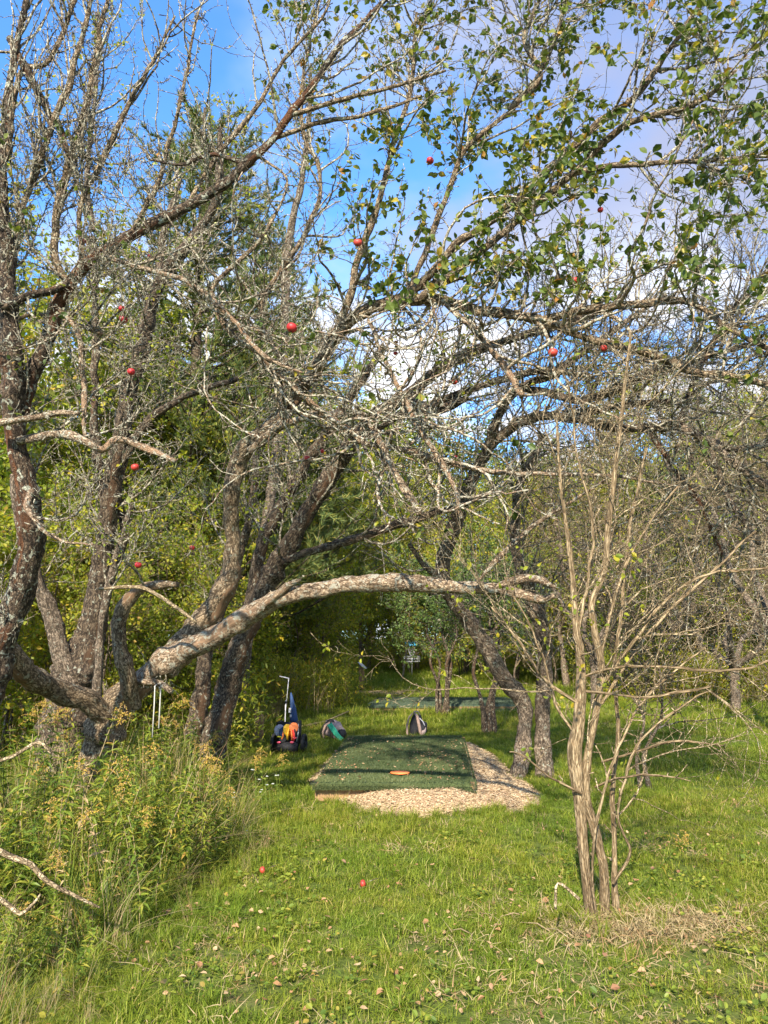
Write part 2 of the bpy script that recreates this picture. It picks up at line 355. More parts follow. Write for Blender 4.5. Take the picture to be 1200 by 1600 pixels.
# ------------------------------------------------------------------ branch engine
def unit(a): return a / np.maximum(np.linalg.norm(a, axis=-1, keepdims=True), 1e-9)
def resample(pts, step, rng, jit=.0):
    """Catmull-Rom through (x,y,z,r) rows"""
    P = np.asarray(pts, float); P = np.vstack([2 * P[0] - P[1], P, 2 * P[-1] - P[-2]])
    P[:, 3] = np.maximum(P[:, 3], .001); out = []
    for i in range(1, len(P) - 2):
        n = max(2, int(np.linalg.norm(P[i + 1, :3] - P[i, :3]) / step)); t = np.arange(n)[:, None] / n
        a, b, c, d = P[i - 1], P[i], P[i + 1], P[i + 2]
        out.append(.5 * ((2 * b) + (-a + c) * t + (2 * a - 5 * b + 4 * c - d) * t ** 2 + (-a + 3 * b - 3 * c + d) * t ** 3))
    out.append(P[-2][None]); Q = np.vstack(out); Q[:, 3] = np.maximum(Q[:, 3], .0012)
    if jit:
        s = rng.random() * 50; L = np.cumsum(np.r_[0, np.linalg.norm(np.diff(Q[:, :3], axis=0), axis=1)])
        for k in range(3): Q[:, k] += jit * (vnoise(L * 5, s, k * 9.1) + .5 * vnoise(L * 13, s, k * 9.1)) * np.minimum(1, L * 4)
    return Q[:, :3], Q[:, 3]
def tube_v(P, Rr, sides, rough=0.0, seed=0.0, cap_end=True):
    """vectorised tubes: P (N,n,3), Rr (N,n) -> verts, faces, bark coordinates"""
    N, n, _ = P.shape
    T = np.empty_like(P); T[:, 1:-1] = P[:, 2:] - P[:, :-2]; T[:, 0] = P[:, 1] - P[:, 0]; T[:, -1] = P[:, -1] - P[:, -2]; T = unit(T)
    ref = np.zeros((N, 3)); mean = unit(T.mean(1)); k = np.argmin(np.abs(mean), 1); ref[np.arange(N), k] = 1
    U = np.empty_like(P); u = unit(ref - T[:, 0] * (ref * T[:, 0]).sum(-1, keepdims=True))
    for i in range(n):
        u = unit(u - T[:, i] * (u * T[:, i]).sum(-1, keepdims=True)); U[:, i] = u
    W = np.cross(T, U)
    a = np.arange(sides) * 2 * np.pi / sides; ca, sa = np.cos(a), np.sin(a)
    Ls = np.concatenate([np.zeros((N, 1)), np.cumsum(np.linalg.norm(np.diff(P, axis=1), axis=2), 1)], 1)
    rad = np.broadcast_to(Rr[:, :, None], (N, n, sides)).copy()
    if rough:
        cx = ca[None, None] * Rr[:, :, None]; cy = sa[None, None] * Rr[:, :, None]; zz = Ls[:, :, None]
        rad *= 1 + rough * (vnoise(cx * 22 + seed, cy * 22, zz * 5) * .8 + vnoise(cx * 60, cy * 60 + seed, zz * 20) * .5 + .7 * vnoise(ca[None, None] * .8 + seed, sa[None, None] * .8, zz * 2.3))
    V = P[:, :, None] + rad[..., None] * (U[:, :, None] * ca[None, None, :, None] + W[:, :, None] * sa[None, None, :, None])
    off = (np.arange(N) * 1.37 % 40)[:, None, None]
    B = np.stack(np.broadcast_arrays(ca[None, None] * Rr[:, :, None] + off * .1, sa[None, None] * Rr[:, :, None], Ls[:, :, None] + off), -1)
    base = (np.arange(N) * n * sides)[:, None, None]; ii = (np.arange(n - 1) * sides)[None, :, None]; kk = np.arange(sides)[None, None]; k2 = (kk + 1) % sides
    F = np.stack([base + ii + kk, base + ii + k2, base + ii + sides + k2, base + ii + sides + kk], -1).reshape(-1, 4)
    fs = [F]
    if cap_end: fs.append((base[:, 0] + (n - 1) * sides + np.arange(sides)[None]).reshape(-1, sides))
    return V.reshape(-1, 3), fs, B.reshape(-1, 3)
def tubes_mesh(name, batches, sides, origin, rough=0.0, seed=0.0):
    Vs, Fs, Bs, b = [], [], [], 0
    for bi, (P, Rr) in enumerate(batches):
        s = sides[bi] if isinstance(sides, (list, tuple)) else sides
        V, F, B = tube_v(P, Rr, s, rough, seed); Vs.append(V - origin); Fs += [f + b for f in F]; Bs.append(B); b += len(V)
    me = fast_mesh(name, np.vstack(Vs), Fs); attr(me, 'bk', np.vstack(Bs), 'FLOAT_VECTOR'); return me
def sample(batches, K, rng, tmin=.05, tmax=1.0, wr=None):
    A, B, ra, t = [], [], [], []
    for P, Rr in batches:
        n = P.shape[1]; A.append(P[:, :-1].reshape(-1, 3)); B.append(P[:, 1:].reshape(-1, 3)); ra.append(Rr[:, :-1].ravel())
        t.append(np.broadcast_to((np.arange(n - 1) + .5) / (n - 1), (P.shape[0], n - 1)).ravel())
    A, B, ra, t = np.vstack(A), np.vstack(B), np.concatenate(ra), np.concatenate(t)
    w = np.linalg.norm(B - A, axis=1) * (t > tmin) * (t <= tmax)
    if wr is not None: w = w * wr(A, ra, t)
    idx = rng.choice(len(A), int(K), p=w / w.sum()); f = rng.random((int(K), 1))
    return A[idx] + (B[idx] - A[idx]) * f, unit(B[idx] - A[idx]), ra[idx], t[idx]
def grow(s, rng, L, ang=55, angv=15, up=.05, wander=.22, n=6, rr=.55, rmax=.02, rmin=.0012, taper=.25, bias=(0, 0, 0), slender=.012):
    pos, tan, r, t = s; K = len(pos)
    q = rng.normal(size=(K, 3)) + np.array(bias); perp = unit(q - tan * (q * tan).sum(-1, keepdims=True))
    a = np.radians(ang + rng.normal(size=(K, 1)) * angv)
    d = unit(tan * np.cos(a) + perp * np.sin(a) + np.array((0, 0, up * 2)))
    Ls = rng.uniform(L[0], L[1], K) if isinstance(L, tuple) else L
    r0 = np.clip(np.minimum(r * rr, Ls * slender), rmin * 1.3, rmax); step = Ls / (n - 1)
    P = np.empty((K, n, 3)); P[:, 0] = pos
    for i in range(1, n):
        d = unit(d + rng.normal(size=(K, 3)) * wander + np.array((0, 0, up)) + np.array(bias) * .03)
        P[:, i] = P[:, i - 1] + d * step[:, None]
    k = np.linspace(0, 1, n); Rr = r0[:, None] * (1 - k[None] * (1 - taper)); return P, np.maximum(Rr, rmin)
def spurs(s, rng, L=(.012, .05), r=.0028, rr=.9):
    pos, tan, rp, t = s; K = len(pos); q = rng.normal(size=(K, 3)); perp = unit(q - tan * (q * tan).sum(-1, keepdims=True))
    d = unit(perp + tan * rng.uniform(-.1, .9, (K, 1)) + np.array((0, 0, .25))); Ls = rng.uniform(*L, K)[:, None]
    P = np.stack([pos, pos + d * Ls * .55, pos + unit(d + rng.normal(size=(K, 3)) * .35) * Ls], 1)
    r0 = np.minimum(np.full(K, r), rp * rr + .0006); return P, np.stack([r0, r0 * .7, r0 * .95], 1)

LEAF_V = np.array([(0, 0, 0), (.28, .30, .07), (.32, .66, .05), (0, 1, -.10), (-.32, .66, .05), (-.28, .30, .07), (0, .5, -.04)])
LEAF_F = np.array([(0, 1, 6), (1, 2, 6), (2, 3, 6), (3, 4, 6), (4, 5, 6), (5, 0, 6)])
NARROW_V = LEAF_V * np.array((.45, 1, .6)); 
QUAD_V = np.array([(0, 0, 0), (.42, .5, .08), (0, 1, -.05), (-.42, .5, .08)]); QUAD_F = np.array([(0, 1, 2), (0, 2, 3)])
NEED_V = np.array([(-.03, 0, 0), (.03, 0, 0), (0, 1, 0)]); NEED_F = np.array([(0, 1, 2)])
def frames(d, rng, flat=.4):
    """leaf frames: y along d, z mostly up"""
    y = unit(d); up = unit(np.array((0, 0, 1.0)) * flat + rng.normal(size=d.shape) * (1 - flat)); x = unit(np.cross(y, up)); z = np.cross(x, y); return np.stack([x, y, z], -1)
def leaves_mesh(name, pos, Fm, size, origin, rng, V0=LEAF_V, F0=LEAF_F, curl=0.0, val=None):
    K = len(pos); loc = V0[None] * np.asarray(size).reshape(K, 1, 1)
    if curl: loc = loc + np.stack([0 * loc[..., 0], 0 * loc[..., 0], -curl * rng.random((K, 1)) * loc[..., 1] ** 2 / np.maximum(np.asarray(size).reshape(K, 1), 1e-4)], -1)
    V = pos[:, None] + np.einsum('kij,kvj->kvi', Fm, loc) - origin; F = (np.arange(K)[:, None, None] * len(V0) + F0[None]).reshape(-1, F0.shape[1])
    me = fast_mesh(name, V.reshape(-1, 3), F, smooth=False)
    attr(me, 'lv', np.repeat(rng.random(K) * .98 if val is None else val, len(V0))); return me
def leaf_points(s, rng, per=(2, 5), spread=.02):
    pos, tan, r, t = s; n = rng.integers(per[0], per[1] + 1, len(pos)); idx = np.repeat(np.arange(len(pos)), n)
    d = unit(tan[idx] * .6 + rng.normal(size=(len(idx), 3)) * .8 + np.array((0, 0, -.15)))
    return pos[idx] + rng.normal(size=(len(idx), 3)) * spread * .3 + d * spread * .4, d

# six loose leaf meshes shared by the leaves built one by one
LEAFM = []
for i in range(10):
    rg = np.random.default_rng(i); v = LEAF_V.copy(); v[:, 2] += rg.normal(size=7) * .05; v[:, 0] *= rg.uniform(.85, 1.2)
    v[:, 2] -= v[:, 1] ** 2 * rg.uniform(0, .25)
    me = fast_mesh('leaf', v, LEAF_F, smooth=False); attr(me, 'lv', np.full(7, (i + .5) / 10 * .9)); me.materials.append(M['leaf_apple']); LEAFM.append(me)

def in_view(P, m=30):
    x, y, d = proj(P); return (x > -m) & (x < 1200 + m) & (y > -m) & (y < 1600 + m) & (d > .3)

def px_limb(rows, k=0.80):
    out = []
    for r in rows:
        p = at(r[0], r[1], r[2]); out.append((*p, r[3] * (k if r[3] > 13 or k < .8 else 1.05) / 2 / 1200 * r[2]))
    return out
def build_tree(name, base, label, cat, group, trunk, limbs, barks, twigmat, seed, levels, spur=0, lichen=0, leaf=None, sides=16, rough=.2, step=.024, single_leaves=0, trunkmat=None, extra=None):
    """trunk, limbs: lists of (points, material key). levels: list of dicts grown one from the other."""
    rng = np.random.default_rng(seed); base = np.array(base, float); root = empty(name, tuple(base), label, cat, group)
    mains = []
    for kind, lst in (('trunk', trunk), ('limb', limbs)):
        for j, (pts, mk) in enumerate(lst):
            P, Rr = resample(pts, step, rng, jit=.012 if kind == 'limb' else .008)
            arc = np.cumsum(np.r_[0, np.linalg.norm(np.diff(P, axis=0), axis=1)])
            for _k in range(int(arc[-1] * 2.2)):      # knots and swollen collars
                c0 = rng.random() * arc[-1]; Rr = Rr * (1 + rng.uniform(.04, .18) * np.exp(-((arc - c0) / rng.uniform(.04, .10)) ** 2))
            mains.append((P[None], Rr[None])); sd = sides if Rr.mean() > .02 else 8
            me = tubes_mesh(kind, [(P[None], Rr[None])], sd, base, rough, seed + j * 3.3); obj(kind, me, M[mk], root)
    prev = [m for m in mains]; allb = list(prev); fine = []
    for li, lv in enumerate(levels):
        src = prev if not lv.get('all') else allb
        tmin = lv.get('tmin', .15)
        s = sample(src, lv['K'], rng, tmin, wr=lv.get('w'))
        kw = {k: v for k, v in lv.items() if k in ('ang', 'angv', 'up', 'wander', 'n', 'rr', 'rmax', 'rmin', 'taper', 'bias', 'slender')}
        P, Rr = grow(s, rng, lv['L'], **kw)
        if li == 0 and lv['K'] <= 230:
            for i in range(len(P)):
                me = tubes_mesh('branch', [(P[i:i + 1], Rr[i:i + 1])], 6, base); obj('branch', me, M[twigmat], root)
        else: fine.append((P, Rr))
        prev = [(P, Rr)]; allb.append((P, Rr))
    for ex in (extra or []):
        src = mains if ex.get('src', 'm') == 'm' else last
        kw = {k: v for k, v in ex.items() if k in ('ang', 'angv', 'up', 'wander', 'n', 'rr', 'rmax', 'rmin', 'taper', 'bias', 'slender')}
        last = [grow(sample(src, ex['K'], rng, .05, wr=ex.get('w')), rng, ex['L'], **kw)]; allb += last
        if ex['K'] <= 100:
            P, Rr = last[0]
            for i in range(len(P)): obj('branch', tubes_mesh('branch', [(P[i:i + 1], Rr[i:i + 1])], 7, base, .22, i * 1.7), M['net_bark'], root)
        else: fine += last
    thin = allb[len(mains):]
    if spur: fine.append(spurs(sample(thin, spur, rng, .05), rng))
    if spur: fine.append(spurs(sample(mains, spur // 6, rng, .15, wr=lambda A, ra, t: np.where(ra < .03, 1, .03)), rng, L=(.02, .11), r=.005))
    if fine:
        sd = [4 if p[0].shape[1] > 5 else 3 for p in fine]
        obj('twigs', tubes_mesh('twigs', fine, sd, base), M[twigmat], root, 'stuff')
    if lichen:
        pos, tan, r, t = sample(allb, lichen, rng, .02, wr=lambda A, ra, t: np.where(ra < .05, 1, .5))
        q = rng.normal(size=pos.shape) + np.array((0, 0, .5)); nrm = unit(q - tan * (q * tan).sum(-1, keepdims=True)); pos = pos + nrm * r[:, None] * .8
        obj('lichen', leaves_mesh('lichen', pos, frames(unit(nrm + tan * rng.normal(size=(len(pos), 1)) + rng.normal(size=pos.shape) * .5), rng, .1), rng.uniform(.008, .028, len(pos)), base, rng, QUAD_V, QUAD_F), M['lichen'], root, 'stuff')
    if leaf:
        s = sample(allb[len(mains) + leaf.get('from', 1):], leaf['K'], rng, .3, wr=leaf.get('w'))
        pos, d = leaf_points(s, rng, leaf.get('per', (2, 5)), leaf.get('spread', .03))
        size = rng.uniform(*leaf.get('size', (.025, .05)), len(pos)); Fm = frames(d, rng, .5)
        if single_leaves:
            x, y, dd = proj(pos); score = np.where(in_view(pos, 0), size / dd, 0); order = np.argsort(-score); one = order[:single_leaves]; rest = order[single_leaves:]
            for i in one:
                o = bpy.data.objects.new('leaf', LEAFM[rng.integers(0, 9 if rng.random() < .8 else 10)]); COL.objects.link(o); o.parent = root
                mm = Matrix([[*(Fm[i][a] * size[i]), pos[i][a] - base[a]] for a in range(3)] + [[0, 0, 0, 1]]); o.matrix_basis = mm
            pos, Fm, size = pos[rest], Fm[rest], size[rest]
        tm = leaf.get('tmpl', (LEAF_V, LEAF_F))
        obj('foliage', leaves_mesh('foliage', pos, Fm, size, base, rng, *tm, curl=leaf.get('curl', .4)), M[leaf.get('mat', 'leaf_apple')], root, 'stuff')
    return root, allb, mains

# instanced ground cover: points with rotation, scale and choice of clump
def proto_objs(meshes, mat):
    c = bpy.data.collections.new('clumps')
    for i, me in enumerate(meshes):
        o = bpy.data.objects.new('clump_%02d' % i, me)
        if mat is not None: me.materials.append(mat)
        c.objects.link(o)
    return c
def scatter(name, pts, rz, scl, coll, nproto, rng, label, cat, tilt=.15):
    me = bpy.data.meshes.new(name); pts = np.asarray(pts, np.float32); me.vertices.add(len(pts)); me.vertices.foreach_set('co', pts.ravel())
    rot = np.stack([rng.normal(size=len(pts)) * tilt, rng.normal(size=len(pts)) * tilt, rz], -1)
    attr(me, 'rot', rot, 'FLOAT_VECTOR'); attr(me, 'scl', scl)
    a = me.attributes.new('idx', 'INT', 'POINT'); a.data.foreach_set('value', rng.integers(0, nproto, len(pts)).astype(np.int32))
    o = bpy.data.objects.new(name, me); COL.objects.link(o); tag(o, label, cat, kind='stuff')
    ng = bpy.data.node_groups.new(name, 'GeometryNodeTree'); ng.interface.new_socket('Geometry', in_out='INPUT', socket_type='NodeSocketGeometry'); ng.interface.new_socket('Geometry', in_out='OUTPUT', socket_type='NodeSocketGeometry')
    N, L = ng.nodes, ng.links; gi = N.new('NodeGroupInput'); go = N.new('NodeGroupOutput'); ip = N.new('GeometryNodeInstanceOnPoints'); ci = N.new('GeometryNodeCollectionInfo')
    ci.inputs['Collection'].default_value = coll; ci.inputs['Separate Children'].default_value = True; ci.inputs['Reset Children'].default_value = True
    def na(n, t):
        x = N.new('GeometryNodeInputNamedAttribute'); x.data_type = t; x.inputs['Name'].default_value = n; return x.outputs['Attribute']
    L.new(gi.outputs[0], ip.inputs['Points']); L.new(ci.outputs[0], ip.inputs['Instance']); ip.inputs['Pick Instance'].default_value = True
    L.new(na('idx', 'INT'), ip.inputs['Instance Index']); L.new(na('rot', 'FLOAT_VECTOR'), ip.inputs['Rotation']); L.new(na('scl', 'FLOAT'), ip.inputs['Scale']); L.new(ip.outputs[0], go.inputs[0])
    md = o.modifiers.new('scatter', 'NODES'); md.node_group = ng; return o
def blade_clump(rng, n, rad, hmin, hmax, w, lean=.5, seg=3, wide=1.0, dry=.08):
    """grass clump: blades of seg quads"""
    V, F, A = [], [], []
    for i in range(n):
        a = rng.random() * 6.283; rr = rad * math.sqrt(rng.random()); x0, y0 = rr * math.cos(a), rr * math.sin(a)
        h = rng.uniform(hmin, hmax); b = rng.random() * 6.283; le = rng.random() * lean * h * 1.6; ww = w * rng.uniform(.6, 1.3); val = rng.random() * .88 if rng.random() > dry else .88 + rng.random() * .12
        dx, dy = math.cos(b), math.sin(b); px_, py_ = -dy, dx; base = len(V)
        for k in range(seg + 1):
            t = k / seg; z = h * (t - .25 * (le / h) * t * t); o = le * t * t; wk = ww * (1 - t) ** .6 * .5 + .0002
            cx, cy = x0 + dx * o, y0 + dy * o; V += [(cx - px_ * wk, cy - py_ * wk, z - .004), (cx + px_ * wk, cy + py_ * wk, z - .004)]; A += [val, val]
            if k: j = base + 2 * k; F.append((j - 2, j - 1, j + 1, j))
    me = fast_mesh('clump', V, np.array(F), smooth=True); attr(me, 'lv', A); return me

# ------------------------------------------------------------------ ground
def on_z(px, py, z=0.0):
    x = (px - 600) / 1200; y = -(py - 800) / 1200; v = Vector((x, cp - y * sp, sp + y * cp)); v *= (z - EYE) / v.z
    return np.array((v.x, v.y, z))
def on_ground(px, py):
    z = 0.0
    for _ in range(5): p = on_z(px, py, z); z = float(hgt(p[0], p[1]))
    p[2] = z; return p
def inside(x, y, poly):
    x = np.asarray(x); y = np.asarray(y); r = np.zeros(x.shape, bool); n = len(poly)
    for i in range(n):
        (x1, y1), (x2, y2) = poly[i], poly[(i + 1) % n]
        c = ((y1 > y) != (y2 > y)) & (x < (x2 - x1) * (y - y1) / ((y2 - y1) or 1e-9) + x1); r ^= c
    return r
MAT_H = 0.20
mat_c = [on_z(492, 1222, MAT_H)[:2], on_z(740, 1222, MAT_H)[:2], on_z(722, 1150, MAT_H)[:2], on_z(543, 1150, MAT_H)[:2]]
mat_c = [np.array(p) for p in mat_c]
chips_px = [(478, 1228), (505, 1246), (550, 1262), (600, 1274), (660, 1278), (720, 1272), (770, 1262), (806, 1272), (832, 1262), (852, 1246), (830, 1228), (800, 1212), (785, 1192), (762, 1174), (735, 1162), (640, 1165), (545, 1158), (505, 1195)]
chips_poly = [tuple(on_ground(x, y)[:2]) for x, y in chips_px]
def clear_of_pad(x, y):
    return ~(inside(x, y, chips_poly) | inside(x, y, [tuple(p) for p in mat_c]))
gx = np.unique(np.r_[-160:-30:10, -30:-8:1.0, -8:8:.16, 8:30:1.0, 30:161:10.]); gy = np.unique(np.r_[-40:0:4., 0:14:.16, 14:40:.6, 40:161:6.])
X, Y = np.meshgrid(gx, gy); Z = hgt(X, Y); nx, ny = len(gx), len(gy)
I = np.arange(nx * ny).reshape(ny, nx); F = np.stack([I[:-1, :-1], I[:-1, 1:], I[1:, 1:], I[1:, :-1]], -1).reshape(-1, 4)
ground = obj('ground', fast_mesh('ground', np.stack([X, Y, Z], -1).reshape(-1, 3), F), M['ground'], kind='structure'); ground['label'] = 'mown lawn under the apple trees'

rg = np.random.default_rng(11)
# edge of the rough weeds on the left (x as a function of distance y)
def weed_edge(y): return np.interp(y, [2.5, 3.6, 4.4, 5.5, 6.5, 8, 9.5, 12, 16, 24], [-1.75, -1.35, -1.28, -1.12, -1.05, -1.30, -1.75, -2.2, -2.2, -2.0])
gc = [blade_clump(rg, 34, .08, .025, .075, .0048, 1.3, 3, dry=.10) for _ in range(5)] + [blade_clump(rg, 24, .08, .03, .10, .0055, 1.6, 3, dry=.3) for _ in range(3)]
grass_c = proto_objs(gc, M['grass'])
def grid_pts(y0, y1, dens, seed, fov=.56, xmin=None):
    r = np.random.default_rng(seed); w = fov * y1 + .6; n = int((y1 - y0) * 2 * w * dens); x = r.uniform(-w, w, n); y = r.uniform(y0, y1, n)
    k = (np.abs(x) < fov * y + .6); return x[k], y[k]
P_ = []; Sc = []
for y0, y1, dens, sc in ((2.6, 5.5, 430, .70), (5.5, 9, 220, .85), (9, 15, 110, 1.15), (15, 24, 34, 1.9), (24, 42, 14, 2.6)):
    x, y = grid_pts(y0, y1, dens, int(y0 * 10)); k = clear_of_pad(x, y)
    bare = vnoise(x * .9, y * .9, 5.0) + .6 * vnoise(x * 3.1, y * 3.1, 1.2)
    q9 = on_ground(1010, 1452); thin = (((x - q9[0]) ** 2 / .35 + (y - q9[1]) ** 2 / .045) < 1) & (np.random.default_rng(4).random(len(x)) < .8) | (bare > .30) & (y < 7.5) & (np.random.default_rng(3).random(len(x)) < .6)
    tr = ((x - .2) ** 2 / 2.2 + (y - 4.2) ** 2 / 3) < 1
    k &= ~thin; x, y = x[k], y[k]; P_.append(np.stack([x, y, hgt(x, y)], -1))
    Sc.append(sc * (1 + .35 * vnoise(x * 1.7, y * 1.7, 2.2)) * np.random.default_rng(5).uniform(.75, 1.2, len(x)))
P_ = np.vstack(P_); Sc = np.concatenate(Sc)
scatter('grass', P_, rg.random(len(P_)) * 6.283, Sc, grass_c, 8, rg, 'short green lawn grass round the tee pad and under the trees', 'grass', .12)
# longer tufts
tc_ = proto_objs([blade_clump(rg, 40, .05, .10, .22, .006, 1.1, 4, dry=.12) for _ in range(4)], M['grass'])
x, y = grid_pts(2.8, 8, 9, 77); k = clear_of_pad(x, y) & (vnoise(x * 1.2, y * 1.2, 9) > -.1) & (x < 1.9); x, y = x[k], y[k]
ex = on_ground(930, 1440); xa = np.r_[x, ex[0] + rg.normal(size=60) * .28]; ya = np.r_[y, ex[1] + rg.normal(size=60) * .2 + .05]
# fringe of long grass round the chip bed and along the weeds
ck = np.array(chips_poly); fr_x, fr_y = [], []
for i in range(len(ck)):
    a, b = ck[i], ck[(i + 1) % len(ck)]
    n_ = max(2, int(np.linalg.norm(b - a) * 14)); t = rg.random(n_); q = a + (b - a) * t[:, None]; cen = ck.mean(0); q += unit(q - cen) * rg.uniform(.02, .14, (n_, 1)); fr_x += list(q[:, 0]); fr_y += list(q[:, 1])
fy = rg.uniform(2.8, 12, 420); fx = weed_edge(fy) + rg.normal(size=420) * .3
fk = clear_of_pad(np.array(fr_x), np.array(fr_y))
xa = np.r_[xa, np.array(fr_x)[fk], fx]; ya = np.r_[ya, np.array(fr_y)[fk], fy]
scatter('grass_tufts', np.stack([xa, ya, hgt(xa, ya)], -1), rg.random(len(xa)) * 6.283, rg.uniform(.35, .75, len(xa)), tc_, 4, rg, 'longer tufts of grass at the edge of the mown lawn', 'grass', .2)
# broad small leaves (clover and plantain) in the near lawn
def rosette(r, n=9, s=.03):
    a = r.random(n) * 6.283; p = np.stack([np.cos(a), np.sin(a), 0 * a], -1) * r.uniform(0, .05, (n, 1)) + np.array((0, 0, .02)) + r.random((n, 1)) * np.array((0, 0, .03))
    d = np.stack([np.cos(a), np.sin(a), r.uniform(-.1, .5, n)], -1); return leaves_mesh('clump', p, frames(d, r, .8), r.uniform(.6, 1.2, n) * s, np.zeros(3), r)
rc = proto_objs([rosette(rg) for _ in range(4)], M['weed'])
x, y = grid_pts(2.8, 7, 60, 99); k = clear_of_pad(x, y) & (vnoise(x * 1.5, y * 1.5, 19) > .0); x, y = x[k], y[k]
scatter('clover', np.stack([x, y, hgt(x, y)], -1), rg.random(len(x)) * 6.283, rg.uniform(.5, 1.2, len(x)), rc, 4, rg, 'low broad-leaved clover and plantain among the near lawn', 'ground cover', .2)
# dead thatch
th = proto_objs([blade_clump(rg, 26, .09, .012, .035, .004, 2.6, 3, dry=1.0) for _ in range(3)], M['straw'])
x, y = grid_pts(2.8, 9, 60, 123); bare = vnoise(x * .9, y * .9, 5.0) + .6 * vnoise(x * 3.1, y * 3.1, 1.2); k = clear_of_pad(x, y) & ((bare > .35) | (rg.random(len(x)) < .16)); x, y = x[k], y[k]
q = on_ground(1000, 1450); x = np.r_[x, q[0] + rg.normal(size=420) * .42]; y = np.r_[y, q[1] + rg.normal(size=420) * .17]
scatter('dry_thatch', np.stack([x, y, hgt(x, y)], -1), rg.random(len(x)) * 6.283, rg.uniform(.7, 1.5, len(x)), th, 3, rg, 'straw-coloured dead grass lying in thin patches of the lawn', 'dead grass', .35)

# ------------------------------------------------------------------ tee pad with chip bed
cen = sum(mat_c) / 4
pc = np.array(chips_poly)
xs = np.arange(pc[:, 0].min() - .1, pc[:, 0].max() + .1, .05); ys = np.arange(pc[:, 1].min() - .1, pc[:, 1].max() + .1, .05)
XX, YY = np.meshgrid(xs, ys)
def edge_dist(x, y, poly):
    d = np.full(np.shape(x), 9.0)
    for i in range(len(poly)):
        a = np.array(poly[i]); b = np.array(poly[(i + 1) % len(poly)]); ab = b - a
        t = np.clip(((x - a[0]) * ab[0] + (y - a[1]) * ab[1]) / (ab @ ab), 0, 1); d = np.minimum(d, np.hypot(x - a[0] - t * ab[0], y - a[1] - t * ab[1]))
    return np.where(inside(x, y, poly), d, -d)
def chip_h(x, y):
    e = edge_dist(x, y, chips_poly); return hgt(x, y) + np.clip(e * .30, -.04, .125) + .012 * vnoise(x * 7, y * 7, 1) + .004
I = np.arange(XX.size).reshape(XX.shape); F = np.stack([I[:-1, :-1], I[:-1, 1:], I[1:, 1:], I[1:, :-1]], -1).reshape(-1, 4)
kk = (edge_dist(XX, YY, chips_poly) > -.07).ravel(); F = F[kk[F].all(1)]
bed = obj('chip_bed', fast_mesh('chip_bed', np.stack([XX, YY, chip_h(XX, YY)], -1).reshape(-1, 3), F), M['chip_floor']); tag(bed, 'mound of pale wood chips spread in front and to the right of the tee mat', 'wood chips', kind='stuff')
n = 26000; x = rg.uniform(pc[:, 0].min(), pc[:, 0].max(), n); y = rg.uniform(pc[:, 1].min(), pc[:, 1].max(), n)
e = edge_dist(x, y, chips_poly); inm = inside(x, y, [tuple(p * .92 + cen * .08) for p in mat_c]); k = (e > -.03 - .08 * rg.random(n) ** 3) & ~inm; x, y = x[k], y[k]; n = len(x)
BOX = np.array([(a, b, c) for c in (-.5, .5) for a, b in ((-.5, -.5), (.5, -.5), (.5, .5), (-.5, .5))]); BOXF = np.array([(4, 5, 6, 7), (0, 1, 5, 4), (1, 2, 6, 5), (2, 3, 7, 6), (3, 0, 4, 7)])
a = rg.random(n) * 6.283; d = np.stack([np.cos(a), np.sin(a), rg.normal(size=n) * .35], -1); Fm = frames(d, rg, .75)
sz = np.stack([rg.uniform(.006, .016, n), rg.uniform(.010, .034, n), rg.uniform(.002, .007, n)], -1)
V = np.stack([x, y, chip_h(x, y) + rg.uniform(.0, .012, n)], -1)[:, None] + np.einsum('kij,kvj->kvi', Fm, BOX[None] * sz[:, None])
me = fast_mesh('chips', V.reshape(-1, 3), (np.arange(n)[:, None, None] * 8 + BOXF[None]).reshape(-1, 4), smooth=False); attr(me, 'lv', np.repeat(rg.random(n) * .98, 8)); me.materials.append(M['chips'])
ch = obj('chips', me, parent=bed, kind='stuff')

